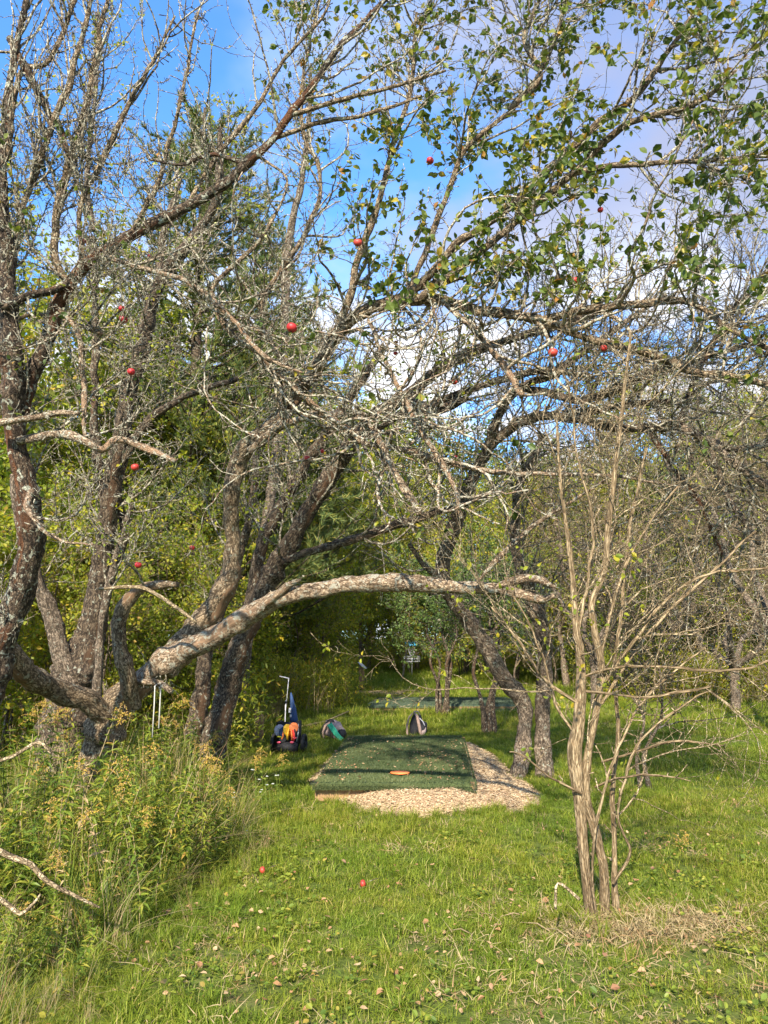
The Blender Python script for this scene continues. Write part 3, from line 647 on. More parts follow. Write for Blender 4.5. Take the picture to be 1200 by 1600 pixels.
def tee_mat(corners, H, label, matkey, drape, dens, seed, blade=.024):
    """raised artificial turf mat: frame boards, turf sheet with hanging edge, pile"""
    r = np.random.default_rng(seed); c = sum(corners) / 4; z0 = float(hgt(c[0], c[1])); root = empty('tee_pad', (c[0], c[1], z0), label, 'tee pad')
    L = [p - c for p in corners]
    for i in range(4):      # timber frame under the turf
        a, b = L[i] * .97, L[(i + 1) % 4] * .97; m_ = (a + b) / 2; d = b - a
        G = Geo().box((m_[0], m_[1], (H - z0) / 2 - .03), (np.linalg.norm(d), .06, H - z0 - .03), rz=math.atan2(d[1], d[0])); obj('frame_board', G.mesh('frame_board', False, .004), M['wood'], root)
    nu, nv = 44, 70; V = []; 
    for j in range(nv + 1):
        for i in range(nu + 1):
            u, v = i / nu, j / nv; p = (L[0] * (1 - u) + L[1] * u) * (1 - v) + (L[3] * (1 - u) + L[2] * u) * v
            # a few centimetres of turf hang over the frame all round
            e = min(u, 1 - u) * nu; f = min(v, 1 - v) * nv; o = 0
            if e < 1.5 or f < 1.5: o = drape * (1 if min(e, f) < .5 else .12)
            z = H - z0 - o * (.55 + .5 * (u > .5)) + .006 * float(vnoise(p[0] * 2.5, p[1] * 2.5, seed)) 
            k = 1.0 + (.02 if min(e, f) < .5 else 0)
            V.append((p[0] * k, p[1] * k, z))
    F = np.array([(j * (nu + 1) + i, j * (nu + 1) + i + 1, (j + 1) * (nu + 1) + i + 1, (j + 1) * (nu + 1) + i) for j in range(nv) for i in range(nu)])
    me = fast_mesh('turf', V, F); attr(me, 'lv', np.clip(.35 + .3 * np.array([float(vnoise(v[0] * 3, v[1] * 3, 4)) for v in V]), 0, .9)); t = obj('turf', me, M[matkey], root)
    n = dens; u, v = r.random(n), r.random(n); side = r.random(n) < .14
    Lx = np.array(L); p = (Lx[0] * (1 - u[:, None]) + Lx[1] * u[:, None]) * (1 - v[:, None]) + (Lx[3] * (1 - u[:, None]) + Lx[2] * u[:, None]) * v[:, None]
    z = np.full(n, H - z0 + .001); d = np.stack([r.normal(size=n) * .45, r.normal(size=n) * .45, np.ones(n)], -1)
    # pile on the hanging front and right edge
    ks = np.where(side)[0]; sel = r.random(len(ks)) < .62; uf = ks[sel]; ur = ks[~sel]
    q = Lx[0] * (1 - u[uf, None]) + Lx[1] * u[uf, None]; p[uf] = q * 1.022; z[uf] = H - z0 - r.random(len(uf)) * drape * (.55 + .5 * (u[uf] > .5)); d[uf] = np.stack([r.normal(size=len(uf)) * .3, -np.ones(len(uf)), -r.random(len(uf)) * .8], -1)
    q = Lx[1] * (1 - v[ur, None]) + Lx[2] * v[ur, None]; p[ur] = q * 1.022; z[ur] = H - z0 - r.random(len(ur)) * drape; d[ur] = np.stack([np.ones(len(ur)), r.normal(size=len(ur)) * .3, -r.random(len(ur)) * .8], -1)
    pos = np.column_stack([p, z]); sz = r.uniform(.6, 1.2, n) * blade
    Vb = np.array([(-.13, 0, 0), (.13, 0, 0), (0, 1, 0)])
    me = leaves_mesh('pile', pos, frames(d, r, .0), sz, np.zeros(3), r, Vb, NEED_F, val=np.clip(.4 + .35 * vnoise(pos[:, 0] * 2.2, pos[:, 1] * 2.2, 7) + r.normal(size=n) * .18, 0, .98)); obj('pile', me, M[matkey], root, 'stuff'); return root, c
tee, tee_c = tee_mat(mat_c, MAT_H, 'green artificial turf tee mat with dry leaves on the wood chips', 'turf', .125, 90000, 3)
A_, B_ = on_ground(566, 1112)[:2], on_ground(752, 1112)[:2]; dy = np.array((.15, 2.2))
far_c = [A_ + np.array((.12, 0)), B_ + np.array((.9, .1)), B_ + np.array((1.0, 2.4)), A_ + np.array((.4, 2.3))]
tee_mat(far_c, float(hgt(*A_)) + .17, 'faded grey-green second tee mat farther down the clearing', 'turf_far', .15, 26000, 5, .03)
# orange disc marker
p = on_z(625, 1208, MAT_H + .021); G = Geo(); 
G.tube([(0, 0, 0), (0, 0, .004), (0, 0, .012), (0, 0, .017)], [.095, .108, .106, .085], 28)
mk = obj('marker_disc', G.mesh('marker_disc'), M['orange_plastic'], loc=tuple(p)); tag(mk, 'flat orange disc lying near the front edge of the tee mat', 'disc')
# fallen leaves: things one can count
DL = []
for i in range(8):
    r = np.random.default_rng(40 + i); v = LEAF_V.copy() * np.array((1.15, 1, 1.0)); v[:, 2] = r.uniform(-.02, .30) * np.abs(v[:, 0]) * 2 + r.normal(size=7) * .06 + .25 * r.random() * (v[:, 1] - .5) ** 2 * 2
    me = fast_mesh('fallen_leaf', v, LEAF_F, smooth=False); attr(me, 'lv', np.full(7, (i + .4) / 8)); me.materials.append(M['dry_leaf']); DL.append(me)
def drop_leaf(x, y, z, s, label, group, r):
    o = bpy.data.objects.new('fallen_leaf', DL[r.integers(0, 8)]); COL.objects.link(o); o.location = (x, y, z); o.scale = (s, s, s)
    o.rotation_euler = (r.normal() * .3, r.normal() * .3, r.random() * 6.28); tag(o, label, 'leaf', group)
r = np.random.default_rng(61); Lm = np.array(mat_c)
for i in range(110):
    u, v = (r.random(), r.random()) if i < 45 else (np.clip(r.normal(.74, .12), .02, .98), np.clip(r.normal(.38, .2), .02, .98)) if i < 85 else (np.clip(r.normal(.18, .1), .02, .98), np.clip(r.normal(.2, .12), .02, .98))
    q = (Lm[0] * (1 - u) + Lm[1] * u) * (1 - v) + (Lm[3] * (1 - u) + Lm[2] * u) * v
    drop_leaf(q[0], q[1], MAT_H + .022, r.uniform(.022, .045), 'small dry brown leaf lying on the green tee mat', 'dry leaves on the tee mat', r)
for i in range(210):
    px_, py_ = r.uniform(200, 1120), 1275 + 325 * r.random() ** .8; q = on_ground(px_, py_)
    drop_leaf(q[0], q[1], q[2] + r.uniform(.02, .055), r.uniform(.022, .048), 'single dry tan leaf fallen on the near lawn grass', 'dry leaves fallen on the lawn', r)

n = 1500; r = np.random.default_rng(62); u, v = r.random(n), r.random(n); cl = vnoise(u * 4, v * 4, 3) + .8 * np.exp(-((u - .74) ** 2 / .03 + (v - .35) ** 2 / .06)) + .6 * np.exp(-((u - .2) ** 2 / .02 + (v - .2) ** 2 / .02)); k = r.random(n) < np.clip(cl, .08, 1) * .8; u, v = u[k, None], v[k, None]
q = (Lm[0] * (1 - u) + Lm[1] * u) * (1 - v) + (Lm[3] * (1 - u) + Lm[2] * u) * v; pos = np.column_stack([q, np.full(len(q), MAT_H + .022)])
lt = obj('leaf_litter', leaves_mesh('leaf_litter', pos, frames(np.column_stack([r.normal(size=(len(q), 2)), r.normal(size=len(q)) * .2]), r, .8), r.uniform(.01, .03, len(q)), np.zeros(3), r, curl=.6), M['dry_leaf'], kind='stuff'); tag(lt, 'crumbs of dry leaf scattered over the tee mat', 'leaf litter')
x, y = grid_pts(2.8, 9, 75, 63); k = clear_of_pad(x, y) & (vnoise(x * .9, y * .9, 5.0) + .8 * r.normal(size=len(x)) > .5); x, y = x[k], y[k]
lt = obj('lawn_litter', leaves_mesh('lawn_litter', np.stack([x, y, hgt(x, y) + r.uniform(.015, .045, len(x))], -1), frames(np.column_stack([r.normal(size=(len(x), 2)), r.normal(size=len(x)) * .3]), r, .6), r.uniform(.012, .032, len(x)), np.zeros(3), r, curl=.6), M['dry_leaf'], kind='stuff'); tag(lt, 'small brown crumbs of leaf caught in the near lawn', 'leaf litter')

# ------------------------------------------------------------------ apples
def apple_mesh():
    G = Geo(); nu, nv = 18, 12; V = []
    for j in range(nv + 1):
        th = math.pi * j / nv
        for i in range(nu):
            ph = 2 * math.pi * i / nu; rr = math.sin(th) * (1 + .05 * math.cos(th)) * (1 + .02 * math.cos(5 * ph) * (1 - math.cos(th)) / 2)
            z = .88 * math.cos(th) - .32 * math.exp(-(math.sin(th) / .33) ** 2) * (1 if th < 1.57 else -.6); V.append((rr * math.cos(ph), rr * math.sin(ph), z))
    F = [(j * nu + i, (j + 1) * nu + i, (j + 1) * nu + (i + 1) % nu, j * nu + (i + 1) % nu) for j in range(nv) for i in range(nu)]
    G.add(V, F); return G.mesh('apple')
AM = apple_mesh(); SM = Geo().tube([(0, 0, .5), (.05, 0, .9), (.1, .05, 1.9), (.3, .1, 2.8), (.25, .1, 4.0)], [.06, .05, .07, .10, .12], 5).mesh('stalk'); AM.materials.append(M['apple']); SM.materials.append(M['twig_dark'])
CAL = Geo().tube([(0, 0, -.60), (0, 0, -.72), (0, 0, -.80)], [.03, .13, .17], 6).mesh('calyx'); CAL.materials.append(M['twig_dark'])
def apple(p, s, label, group, rot=(0, 0, 0)):
    o = bpy.data.objects.new('apple', AM); COL.objects.link(o); o.location = tuple(p); o.scale = (s, s, s); o.rotation_euler = rot; tag(o, label, 'apple', group)
    st = bpy.data.objects.new('stalk', SM); COL.objects.link(st); st.parent = o
    c = bpy.data.objects.new('calyx', CAL); COL.objects.link(c); c.parent = o
HANG = [(864, 551, 5.0, 16, 'bright red apple hanging below the long right limb, the largest there'), (943, 544, 5.6, 12, 'smaller red apple just right of the biggest one below the right limb'),
 (559, 379, 5.3, 15, 'red apple alone among green leaves high in the middle of the tree'), (456, 512, 5.2, 18, 'red apple at the tip of a lichen twig left of the arching limb'),
 (190, 482, 5.6, 10, 'upper of the two red apples hanging close together on the left'), (193, 499, 5.5, 15, 'lower of the two red apples hanging close together on the left'),
 (205, 581, 5.3, 13, 'red apple below the pair, beside the brown leaning trunk'), (211, 730, 5.2, 13, 'red apple just under the broken horizontal branch end'),
 (216, 883, 5.8, 11, 'orange-red pecked apple above the curved stub'), (898, 438, 5.6, 12, 'red apple half hidden by leaves in the right crown'),
 (672, 251, 5.6, 13, 'orange-red apple among leaves near the top middle'), (938, 328, 5.8, 10, 'pinkish red apple deep in the upper right leaves'),
 (131, 377, 5.8, 9, 'small red apple above the lichen limb at far left'), (710, 597, 7, 10, 'dark red apple in shade behind the central limbs'), (618, 552, 6.8, 8, 'tiny red apple behind the arching limb'),
 (480, 716, 6.4, 10, 'russet apple on a bare twig right of the grey trunk'), (504, 705, 6.4, 7, 'tiny red apple hanging behind the bare twig'), (712, 714, 6.8, 7, 'small red apple beside the brown forked trunk'), (234, 400, 6.2, 8, 'small red apple in the lichen twigs left of the pine'), (300, 856, 6.5, 9, 'dull orange apple low in the left thicket')]
for px_, py_, d, w, lab in HANG:
    s = w / 2 / 1200 * d * 1.0; apple(at(px_, py_, d), s, lab, 'apples still hanging in the trees', (random.uniform(-.4, .4), random.uniform(-.4, .4), random.random() * 6))
    p = Vector(at(px_, py_, d)); G = Geo().tube([p + Vector((0.1 * s, 0, s * 1.4)), p + Vector((.01, .01, .05)), p + Vector((random.uniform(-.06, .06), .03, .13)), p + Vector((random.uniform(-.22, .22), .05, .26))], [.0012, .0016, .0024, .004], 5)
for px_, py_, z, w, lab in [(582, 1243, None, 9, 'red windfall apple on the wood chips in front of the tee mat'), (567, 1390, 0, 11, 'red windfall apple lying in the middle of the near lawn'), (410, 1368, 0, 10, 'pale yellow windfall apple in the grass beside the weeds')]:
    q = on_ground(px_, py_); zz = (float(chip_h(q[0], q[1])) if z is None else q[2] + .015); s = w / 2 / 1200 * q[1]; apple((q[0], q[1], zz + s * .9), s, lab, 'windfall apples on the ground', (1.2, .5, random.random() * 6))

# ------------------------------------------------------------------ the front trees
gA = 'gnarled old apple trees'
def PL(*rows): return px_limb(rows)
# A: the main apple tree, left of centre
A_trunk = [(PL((150, 1290, 7.5, 92), (150, 1225, 7.5, 70), (158, 1160, 7.45, 60), (172, 1115, 7.4, 58), (190, 1085, 7.35, 50), (205, 1070, 7.3, 30)), 'bark_apple')]
A_limbs = [
 (PL((172, 1118, 7.4, 46), (200, 1085, 7.3, 48), (240, 1050, 7.2, 47), (290, 1018, 7, 44), (350, 988, 6.8, 40), (400, 955, 6.6, 38), (450, 932, 6.45, 34), (510, 920, 6.3, 30), (570, 911, 6.2, 31), (630, 909, 6.1, 31), (690, 915, 6.0, 27), (740, 919, 5.9, 23), (800, 925, 5.8, 22), (845, 938, 5.75, 18), (866, 930, 5.7, 7)), 'bark_dead'),
 (PL((765, 922, 5.85, 9), (790, 912, 5.8, 12), (820, 904, 5.8, 13), (848, 908, 5.75, 10), (868, 918, 5.7, 4)), 'bark_dead'),
 (PL((400, 958, 6.5, 8), (425, 935, 6.4, 12), (450, 916, 6.35, 10), (470, 905, 6.3, 3)), 'bark_dead'),
 (PL((182, 1095, 7.3, 38), (230, 1062, 7.25, 42), (280, 1010, 7.3, 43), (325, 960, 7.35, 42), (358, 905, 7.35, 38), (366, 850, 7.3, 32), (360, 800, 7.2, 30), (364, 750, 7.15, 32), (382, 706, 7.1, 35), (425, 668, 7.0, 34), (455, 632, 6.9, 30), (482, 592, 6.8, 27), (505, 555, 6.65, 27), (535, 515, 6.5, 26), (575, 485, 6.35, 25), (620, 471, 6.25, 23), (680, 468, 6.15, 22), (740, 482, 6.05, 21), (800, 492, 5.95, 20), (860, 503, 5.85, 18), (920, 530, 5.75, 14), (1000, 548, 5.65, 13), (1080, 580, 5.55, 12), (1150, 590, 5.5, 10), (1230, 612, 5.4, 8)), 'bark_apple'),
 (PL((590, 482, 6.3, 18), (640, 455, 6.2, 18), (680, 420, 6.1, 17), (715, 378, 6.0, 16), (770, 345, 5.9, 15), (830, 290, 5.8, 14), (890, 235, 5.7, 13), (940, 190, 5.6, 11), (1000, 140, 5.5, 10), (1050, 70, 5.4, 8), (1110, -20, 5.3, 6)), 'bark_apple'),
 (PL((655, 467, 6.15, 14), (705, 430, 6.0, 15), (760, 385, 5.9, 15), (820, 335, 5.8, 14), (890, 275, 5.7, 14), (950, 215, 5.6, 12), (1000, 185, 5.5, 10), (1080, 165, 5.4, 8), (1150, 110, 5.3, 5)), 'bark_apple'),
 (PL((880, 275, 5.7, 8), (940, 262, 5.6, 9), (1030, 255, 5.5, 8), (1120, 250, 5.4, 7), (1220, 240, 5.3, 5)), 'bark_apple'),
 (PL((850, 500, 5.85, 11), (910, 485, 5.75, 13), (980, 478, 5.65, 12), (1060, 470, 5.6, 11), (1100, 480, 5.5, 9), (1140, 515, 5.4, 8), (1220, 555, 5.3, 7)), 'bark_apple'),
 (PL((510, 548, 6.6, 12), (545, 470, 6.5, 12), (560, 400, 6.4, 11), (590, 320, 6.3, 10), (610, 240, 6.2, 8), (640, 140, 6.1, 7), (650, 20, 6.0, 5)), 'bark_apple'),
 (PL((640, 455, 6.2, 9), (670, 380, 6.3, 9), (700, 300, 6.3, 8), (730, 230, 6.2, 8), (800, 170, 6.1, 7), (850, 100, 6.0, 6), (890, 0, 6.0, 5)), 'bark_apple'),
 (PL((795, 172, 6.1, 9), (845, 120, 6.0, 8), (820, 60, 6.0, 7), (850, -10, 6, 6)), 'bark_apple'),
 (PL((482, 600, 6.75, 10), (440, 560, 6.5, 9), (410, 500, 6.4, 8), (425, 440, 6.4, 8), (480, 360, 6.4, 8), (500, 280, 6.4, 7), (470, 190, 6.4, 6), (480, 90, 6.4, 5), (500, -10, 6.4, 4)), 'bark_apple'),
 (PL((390, 705, 6.95, 12), (430, 670, 6.85, 16), (470, 655, 6.7, 15), (510, 648, 6.4, 14), (555, 650, 6.1, 14), (585, 675, 5.9, 14), (605, 715, 5.7, 14), (630, 760, 5.6, 12), (655, 805, 5.5, 8)), 'bark_dead'),
 (PL((508, 650, 6.35, 8), (560, 690, 6.1, 9), (620, 700, 6.0, 9), (660, 712, 5.9, 12), (700, 725, 5.8, 8), (780, 738, 5.7, 8), (860, 740, 5.6, 6), (960, 745, 5.5, 5), (1060, 760, 5.4, 3)), 'bark_dead'),
 (PL((0, 515, 5.7, 6), (60, 490, 5.7, 6), (160, 520, 5.7, 7)), 'bark_dead'),
 (PL((205, 1100, 7.25, 40), (200, 1055, 7.0, 30), (188, 1010, 6.9, 27), (188, 970, 6.85, 27), (202, 938, 6.8, 25), (222, 919, 6.75, 18), (250, 913, 6.7, 12), (279, 912, 6.6, 9)), 'bark_apple'),
 (PL((175, 1125, 7.4, 44), (145, 1100, 7.2, 42), (105, 1085, 7.0, 40), (62, 1068, 6.7, 40), (30, 1045, 6.4, 42), (5, 1005, 6.1, 48)), 'bark_apple'),
 (PL((215, 1065, 7.15, 8), (245, 1068, 7.0, 9), (268, 1082, 6.9, 7)), 'bark_dead'),
 (PL((330, 455, 5.5, 6), (350, 510, 5.5, 8), (400, 550, 5.5, 9), (440, 590, 5.6, 9), (500, 640, 5.7, 10), (560, 680, 5.7, 8)), 'bark_dead'),
 (PL((575, 500, 6.3, 6), (605, 570, 6.0, 7), (640, 630, 5.8, 8), (655, 665, 5.7, 9), (680, 710, 5.6, 9), (705, 755, 5.5, 8), (722, 812, 5.4, 5)), 'bark_dead'),
 (PL((690, 470, 6.1, 8), (745, 520, 6.0, 9), (790, 575, 5.9, 10), (815, 620, 5.8, 9)), 'bark_dead'),
 (PL((745, 910, 5.8, 4), (790, 860, 5.7, 8), (850, 810, 5.6, 7), (905, 775, 5.5, 5), (965, 735, 5.4, 3)), 'bark_dead'),
]
def wl(f): return f
def leafw(A, ra, t):
    x, y, d = proj(A); w = np.where((x > 480) & (y < 470), 1.0, .05) * np.where(x < 560, .6, 1) * np.where((y > 470) & (x > 1000), 4, 1); w = np.where((x > 380) & (x < 480) & (y < 150), .5, w)
    return w * np.where(ra < .006, 1, .25) * np.where((x > 560) & (x < 960) & (y > 180) & (y < 480), 2.0, 1) * np.where((x > 640) & (x < 900) & (y < 180), .7, 1)
build_tree('apple_tree', on_ground(150, 1275), 'main apple tree with the long dead horizontal limb and arching leafy crown', 'apple tree', gA, A_trunk, A_limbs, None, 'twig_lichen', 21,
  [dict(K=200, L=(.5, 1.4), ang=50, up=.07, wander=.19, n=12, rmax=.013, rmin=.0026, tmin=.30, w=lambda A, ra, t: np.where(proj(A)[1] < 620, 1, .16) * np.where(ra > .02, .45, 1.0), slender=.014),
   dict(K=1150, L=(.15, .6), ang=48, up=.04, wander=.24, n=8, rmax=.007, rmin=.0021, tmin=.1, slender=.015),
   dict(K=2100, L=(.05, .26), ang=55, up=.03, wander=.28, n=5, rmax=.004, rmin=.0017, all=True, tmin=.25, w=lambda A, ra, t: np.where(ra < .012, 1, .2))],
  spur=8500, lichen=4500, leaf=dict(K=2300, per=(2, 5), size=(.040, .085), spread=.03, w=leafw, **{'from': 0}), single_leaves=300,
  extra=[dict(K=98, L=(.6, 1.7), ang=55, angv=25, up=.02, wander=.20, n=18, rmax=.017, rmin=.005, slender=.018, bias=(0, -.6, .1), w=lambda A, ra, t: np.where((proj(A)[0] > 230) & (proj(A)[0] < 960) & (proj(A)[1] > 430) & (proj(A)[1] < 720), 1, .0)),
         dict(K=620, src='l', L=(.06, .55), ang=52, up=.02, wander=.30, n=7, rmax=.008, rmin=.0036, slender=.024)])

# B: torn dark tree at the left edge
B_trunk = [(PL((-95, 1440, 5.9, 80), (-70, 1300, 5.9, 66), (-40, 1150, 5.9, 60), (-12, 1050, 5.9, 56), (8, 985, 5.85, 52), (32, 925, 5.8, 52), (48, 860, 5.7, 50), (46, 800, 5.6, 46), (36, 740, 5.55, 42), (24, 680, 5.5, 42), (20, 600, 5.4, 42), (14, 500, 5.3, 36), (10, 400, 5.25, 28), (4, 300, 5.2, 22), (12, 150, 5.2, 15), (42, 0, 5.1, 9), (60, -60, 5.1, 6)), 'bark_torn')]
B_limbs = [
 (PL((28, 665, 5.5, 28), (52, 585, 5.5, 32), (82, 505, 5.45, 27), (108, 450, 5.4, 27), (135, 412, 5.4, 24), (180, 382, 5.4, 24), (235, 352, 5.4, 22), (290, 325, 5.35, 22), (345, 292, 5.3, 21), (385, 255, 5.2, 20), (425, 222, 5.15, 15), (455, 180, 5.1, 13), (490, 130, 5.05, 11), (540, 65, 5, 9), (610, -10, 5, 6)), 'bark_torn'),
 (PL((118, 435, 5.4, 12), (85, 455, 5.3, 14), (50, 462, 5.25, 12), (0, 480, 5.2, 10)), 'bark_torn'),
 (PL((30, 690, 5.45, 12), (65, 682, 5.3, 13), (100, 678, 5.2, 12), (135, 690, 5.1, 12), (160, 702, 5.1, 14), (185, 686, 5.1, 10), (230, 700, 5.1, 10), (275, 720, 5.0, 7)), 'bark_dead'),
 (PL((-10, 662, 5.3, 10), (50, 652, 5.2, 9), (90, 646, 5.2, 9), (124, 645, 5.2, 6)), 'bark_dead'),
 (PL((50, 768, 5.5, 9), (42, 795, 5.3, 9), (62, 825, 5.2, 7), (100, 846, 5.2, 5), (145, 850, 5.1, 3)), 'bark_dead'),
 (PL((90, 480, 5.4, 6), (120, 520, 5.3, 8), (130, 600, 5.3, 9), (132, 690, 5.2, 6)), 'bark_dead'),
 (PL((108, 445, 5.4, 10), (85, 400, 5.4, 12), (92, 320, 5.4, 12), (112, 240, 5.4, 12), (135, 160, 5.3, 10), (150, 80, 5.3, 8), (170, -20, 5.3, 6)), 'bark_apple'),
 (PL((15, 480, 5.3, 10), (30, 350, 5.3, 9), (60, 260, 5.3, 9), (100, 150, 5.2, 9), (130, 60, 5.2, 8), (145, -20, 5.2, 6)), 'bark_apple'),
 (PL((10, 250, 5.2, 9), (30, 120, 5.2, 9), (75, 95, 5.2, 8), (110, 20, 5.2, 7), (120, -20, 5.2, 6)), 'bark_apple'),
 (PL((130, 415, 5.4, 8), (125, 330, 5.3, 9), (160, 250, 5.3, 9), (205, 160, 5.2, 8), (235, 100, 5.2, 6), (270, 25, 5.2, 4)), 'bark_apple'),
 (PL((15, 60, 5.2, 10), (45, 110, 5.2, 12), (80, 180, 5.3, 10), (120, 260, 5.3, 8)), 'bark_torn'),
 (PL((200, 372, 5.4, 7), (240, 300, 5.3, 8), (262, 240, 5.3, 7), (285, 140, 5.2, 6), (310, 20, 5.2, 4)), 'bark_apple'),
 (PL((290, 325, 5.35, 8), (335, 250, 5.3, 7), (400, 170, 5.2, 7), (440, 100, 5.2, 6), (500, 30, 5.1, 5), (520, -10, 5.1, 4)), 'bark_apple'),
 (PL((385, 255, 5.2, 8), (330, 245, 5.2, 7), (280, 260, 5.2, 5), (230, 250, 5.1, 4)), 'bark_torn'),
 (PL((455, 180, 5.1, 7), (520, 160, 5, 7), (600, 140, 5, 6), (700, 110, 5, 4)), 'bark_apple'),
 (PL((160, 400, 5.4, 9), (230, 420, 5.2, 8), (290, 440, 5.1, 8), (330, 465, 5, 8), (380, 520, 4.95, 7), (420, 560, 4.9, 6), (470, 580, 4.9, 4)), 'bark_dead'),
 (PL((400, 240, 5.2, 6), (450, 290, 5.2, 4), (400, 380, 5.2, 6), (340, 440, 5.2, 8), (330, 470, 5.2, 9)), 'bark_apple'),
 (PL((430, 215, 5.15, 8), (505, 190, 5.1, 7), (575, 180, 5.05, 6), (660, 150, 5, 4)), 'bark_apple'),
]
def topw(A, ra, t):
    x, y, d = proj(A); return np.where(y < 520, 1.0, .35) * np.where(ra > .03, .5, 1) * np.where((x > 300) & (y < 300), .35, 1)
build_tree('apple_tree', at(-70, 1390, 5.9) * np.array((1, 1, 0)), 'dark apple tree with torn red-brown wood at the left edge', 'apple tree', gA, B_trunk, B_limbs, None, 'twig_lichen', 33,
  [dict(K=150, L=(.35, 1.2), ang=48, up=.14, wander=.16, n=11, rmax=.011, rmin=.0025, tmin=.1, w=topw, slender=.014),
   dict(K=850, L=(.12, .5), ang=45, up=.05, wander=.23, n=7, rmax=.007, rmin=.0026, tmin=.1, slender=.015, w=lambda A, ra, t: np.where(proj(A)[1] > 200, 1, .12)),
   dict(K=1100, L=(.04, .20), ang=55, up=.03, wander=.28, n=5, rmax=.004, rmin=.0017, all=True, tmin=.1, w=lambda A, ra, t: np.where(proj(A)[1] > 230, 1, .03))],
  spur=7500, lichen=4500, leaf=dict(K=170, per=(1, 3), size=(.035, .065), spread=.03, w=lambda A, ra, t: np.where((proj(A)[0] < 260) & (proj(A)[1] > 200), 1, .1), **{'from': 0}), single_leaves=80)

# C: thick split trunk behind the main tree
C_trunk = [(PL((98, 1225, 8.6, 125), (102, 1160, 8.6, 98), (112, 1090, 8.6, 84), (125, 1030, 8.6, 76), (140, 990, 8.6, 56), (150, 950, 8.55, 42), (158, 890, 8.5, 36), (166, 820, 8.4, 35), (175, 760, 8.3, 34), (186, 690, 8.2, 32), (200, 620, 8.1, 32), (222, 540, 8, 30), (240, 470, 7.9, 26), (262, 420, 7.8, 25), (295, 380, 7.7, 22), (330, 330, 7.6, 17), (342, 280, 7.5, 12), (345, 200, 7.5, 8)), 'bark_dark')]
C_limbs = [
 (PL((120, 1090, 8.5, 46), (95, 1020, 8.4, 34), (75, 950, 8.3, 28), (55, 900, 8.2, 24), (30, 820, 8.1, 18), (20, 740, 8, 12)), 'bark_grey'),
 (PL((150, 1100, 8.3, 18), (155, 1040, 8.2, 16), (158, 980, 8.1, 14), (170, 920, 8.0, 12), (185, 860, 7.9, 9), (205, 790, 7.8, 6)), 'bark_grey'),
 (PL((248, 450, 7.9, 16), (250, 400, 7.9, 14), (262, 350, 7.8, 12), (280, 280, 7.8, 8)), 'bark_grey'),
 (PL((145, 960, 8.5, 22), (170, 900, 8.6, 20), (195, 830, 8.6, 18), (185, 780, 8.6, 14), (195, 700, 8.6, 12), (190, 600, 8.6, 9)), 'bark_dark'),
 (PL((145, 60 + 300, 8.0, 9), (138, 290, 8, 9), (140, 230, 8, 8), (152, 120, 8, 6), (150, 20, 8, 5)), 'bark_grey'),
 (PL((165, 800, 8.4, 14), (150, 700, 8.3, 12), (148, 600, 8.2, 11), (150, 480, 8.1, 10), (145, 370, 8.0, 9)), 'bark_dark'),
 (PL((178, 745, 8.3, 14), (230, 660, 8.1, 12), (290, 620, 8, 10), (370, 590, 7.8, 8)), 'bark_dark'),
]
LV_MID = lambda K1, K2, K3, sc=1.0: [dict(K=K1, L=(.5 * sc, 1.4 * sc), ang=52, up=.08, wander=.18, n=10, rmax=.016, rmin=.003, tmin=.3, slender=.014), dict(K=K2, L=(.2 * sc, .7 * sc), ang=48, up=.05, wander=.22, n=7, rmax=.008, rmin=.0025, tmin=.1, slender=.014), dict(K=K3, L=(.08 * sc, .3 * sc), ang=52, up=.03, wander=.25, n=4, rmax=.004, rmin=.0022, tmin=.1)]
build_tree('apple_tree', on_ground(98, 1210), 'thick split-trunked old apple tree standing behind the left limb', 'apple tree', gA, C_trunk, C_limbs, None, 'twig_lichen', 44, LV_MID(60, 500, 1200), spur=2000, lichen=2500,
  leaf=dict(K=900, per=(2, 4), size=(.03, .05), spread=.04, **{'from': 0}, mat='leaf_yellow'))
# D: leaning dark tree behind
D_trunk = [(PL((325, 1185, 9, 66), (342, 1130, 9, 48), (358, 1070, 9, 44), (375, 1010, 8.9, 40), (400, 950, 8.8, 38), (428, 890, 8.7, 36), (455, 845, 8.6, 34), (490, 785, 8.5, 33), (520, 735, 8.4, 32), (550, 690, 8.3, 30), (590, 650, 8.2, 28), (640, 615, 8.1, 26), (690, 575, 8, 24), (740, 548, 7.9, 21), (800, 530, 7.8, 16), (880, 505, 7.7, 12), (960, 480, 7.6, 8)), 'bark_dark')]
D_limbs = [
 (PL((372, 1020, 8.9, 26), (395, 930, 8.9, 24), (410, 850, 8.9, 24), (440, 790, 8.9, 24), (480, 720, 8.8, 22), (520, 660, 8.7, 20), (560, 600, 8.6, 18), (600, 540, 8.5, 12)), 'bark_dark'),
 (PL((440, 880, 8.6, 14), (490, 860, 8.5, 15), (560, 840, 8.4, 12), (620, 820, 8.3, 12), (700, 795, 8.2, 9), (760, 775, 8.1, 6)), 'bark_dark'),
 (PL((560, 685, 8.3, 18), (620, 650, 8.1, 18), (680, 630, 8, 16), (760, 600, 7.9, 14), (850, 580, 7.8, 10), (930, 590, 7.7, 7)), 'bark_dark'),
 (PL((300, 1150, 9.6, 36), (316, 1080, 9.6, 32), (322, 1010, 9.6, 28), (350, 940, 9.6, 22), (375, 860, 9.6, 18), (395, 790, 9.5, 14), (400, 700, 9.5, 9)), 'bark_dark'),
 (PL((640, 620, 8.1, 16), (670, 640, 7.9, 22), (700, 635, 7.8, 18), (730, 620, 7.7, 8)), 'bark_torn'),
]
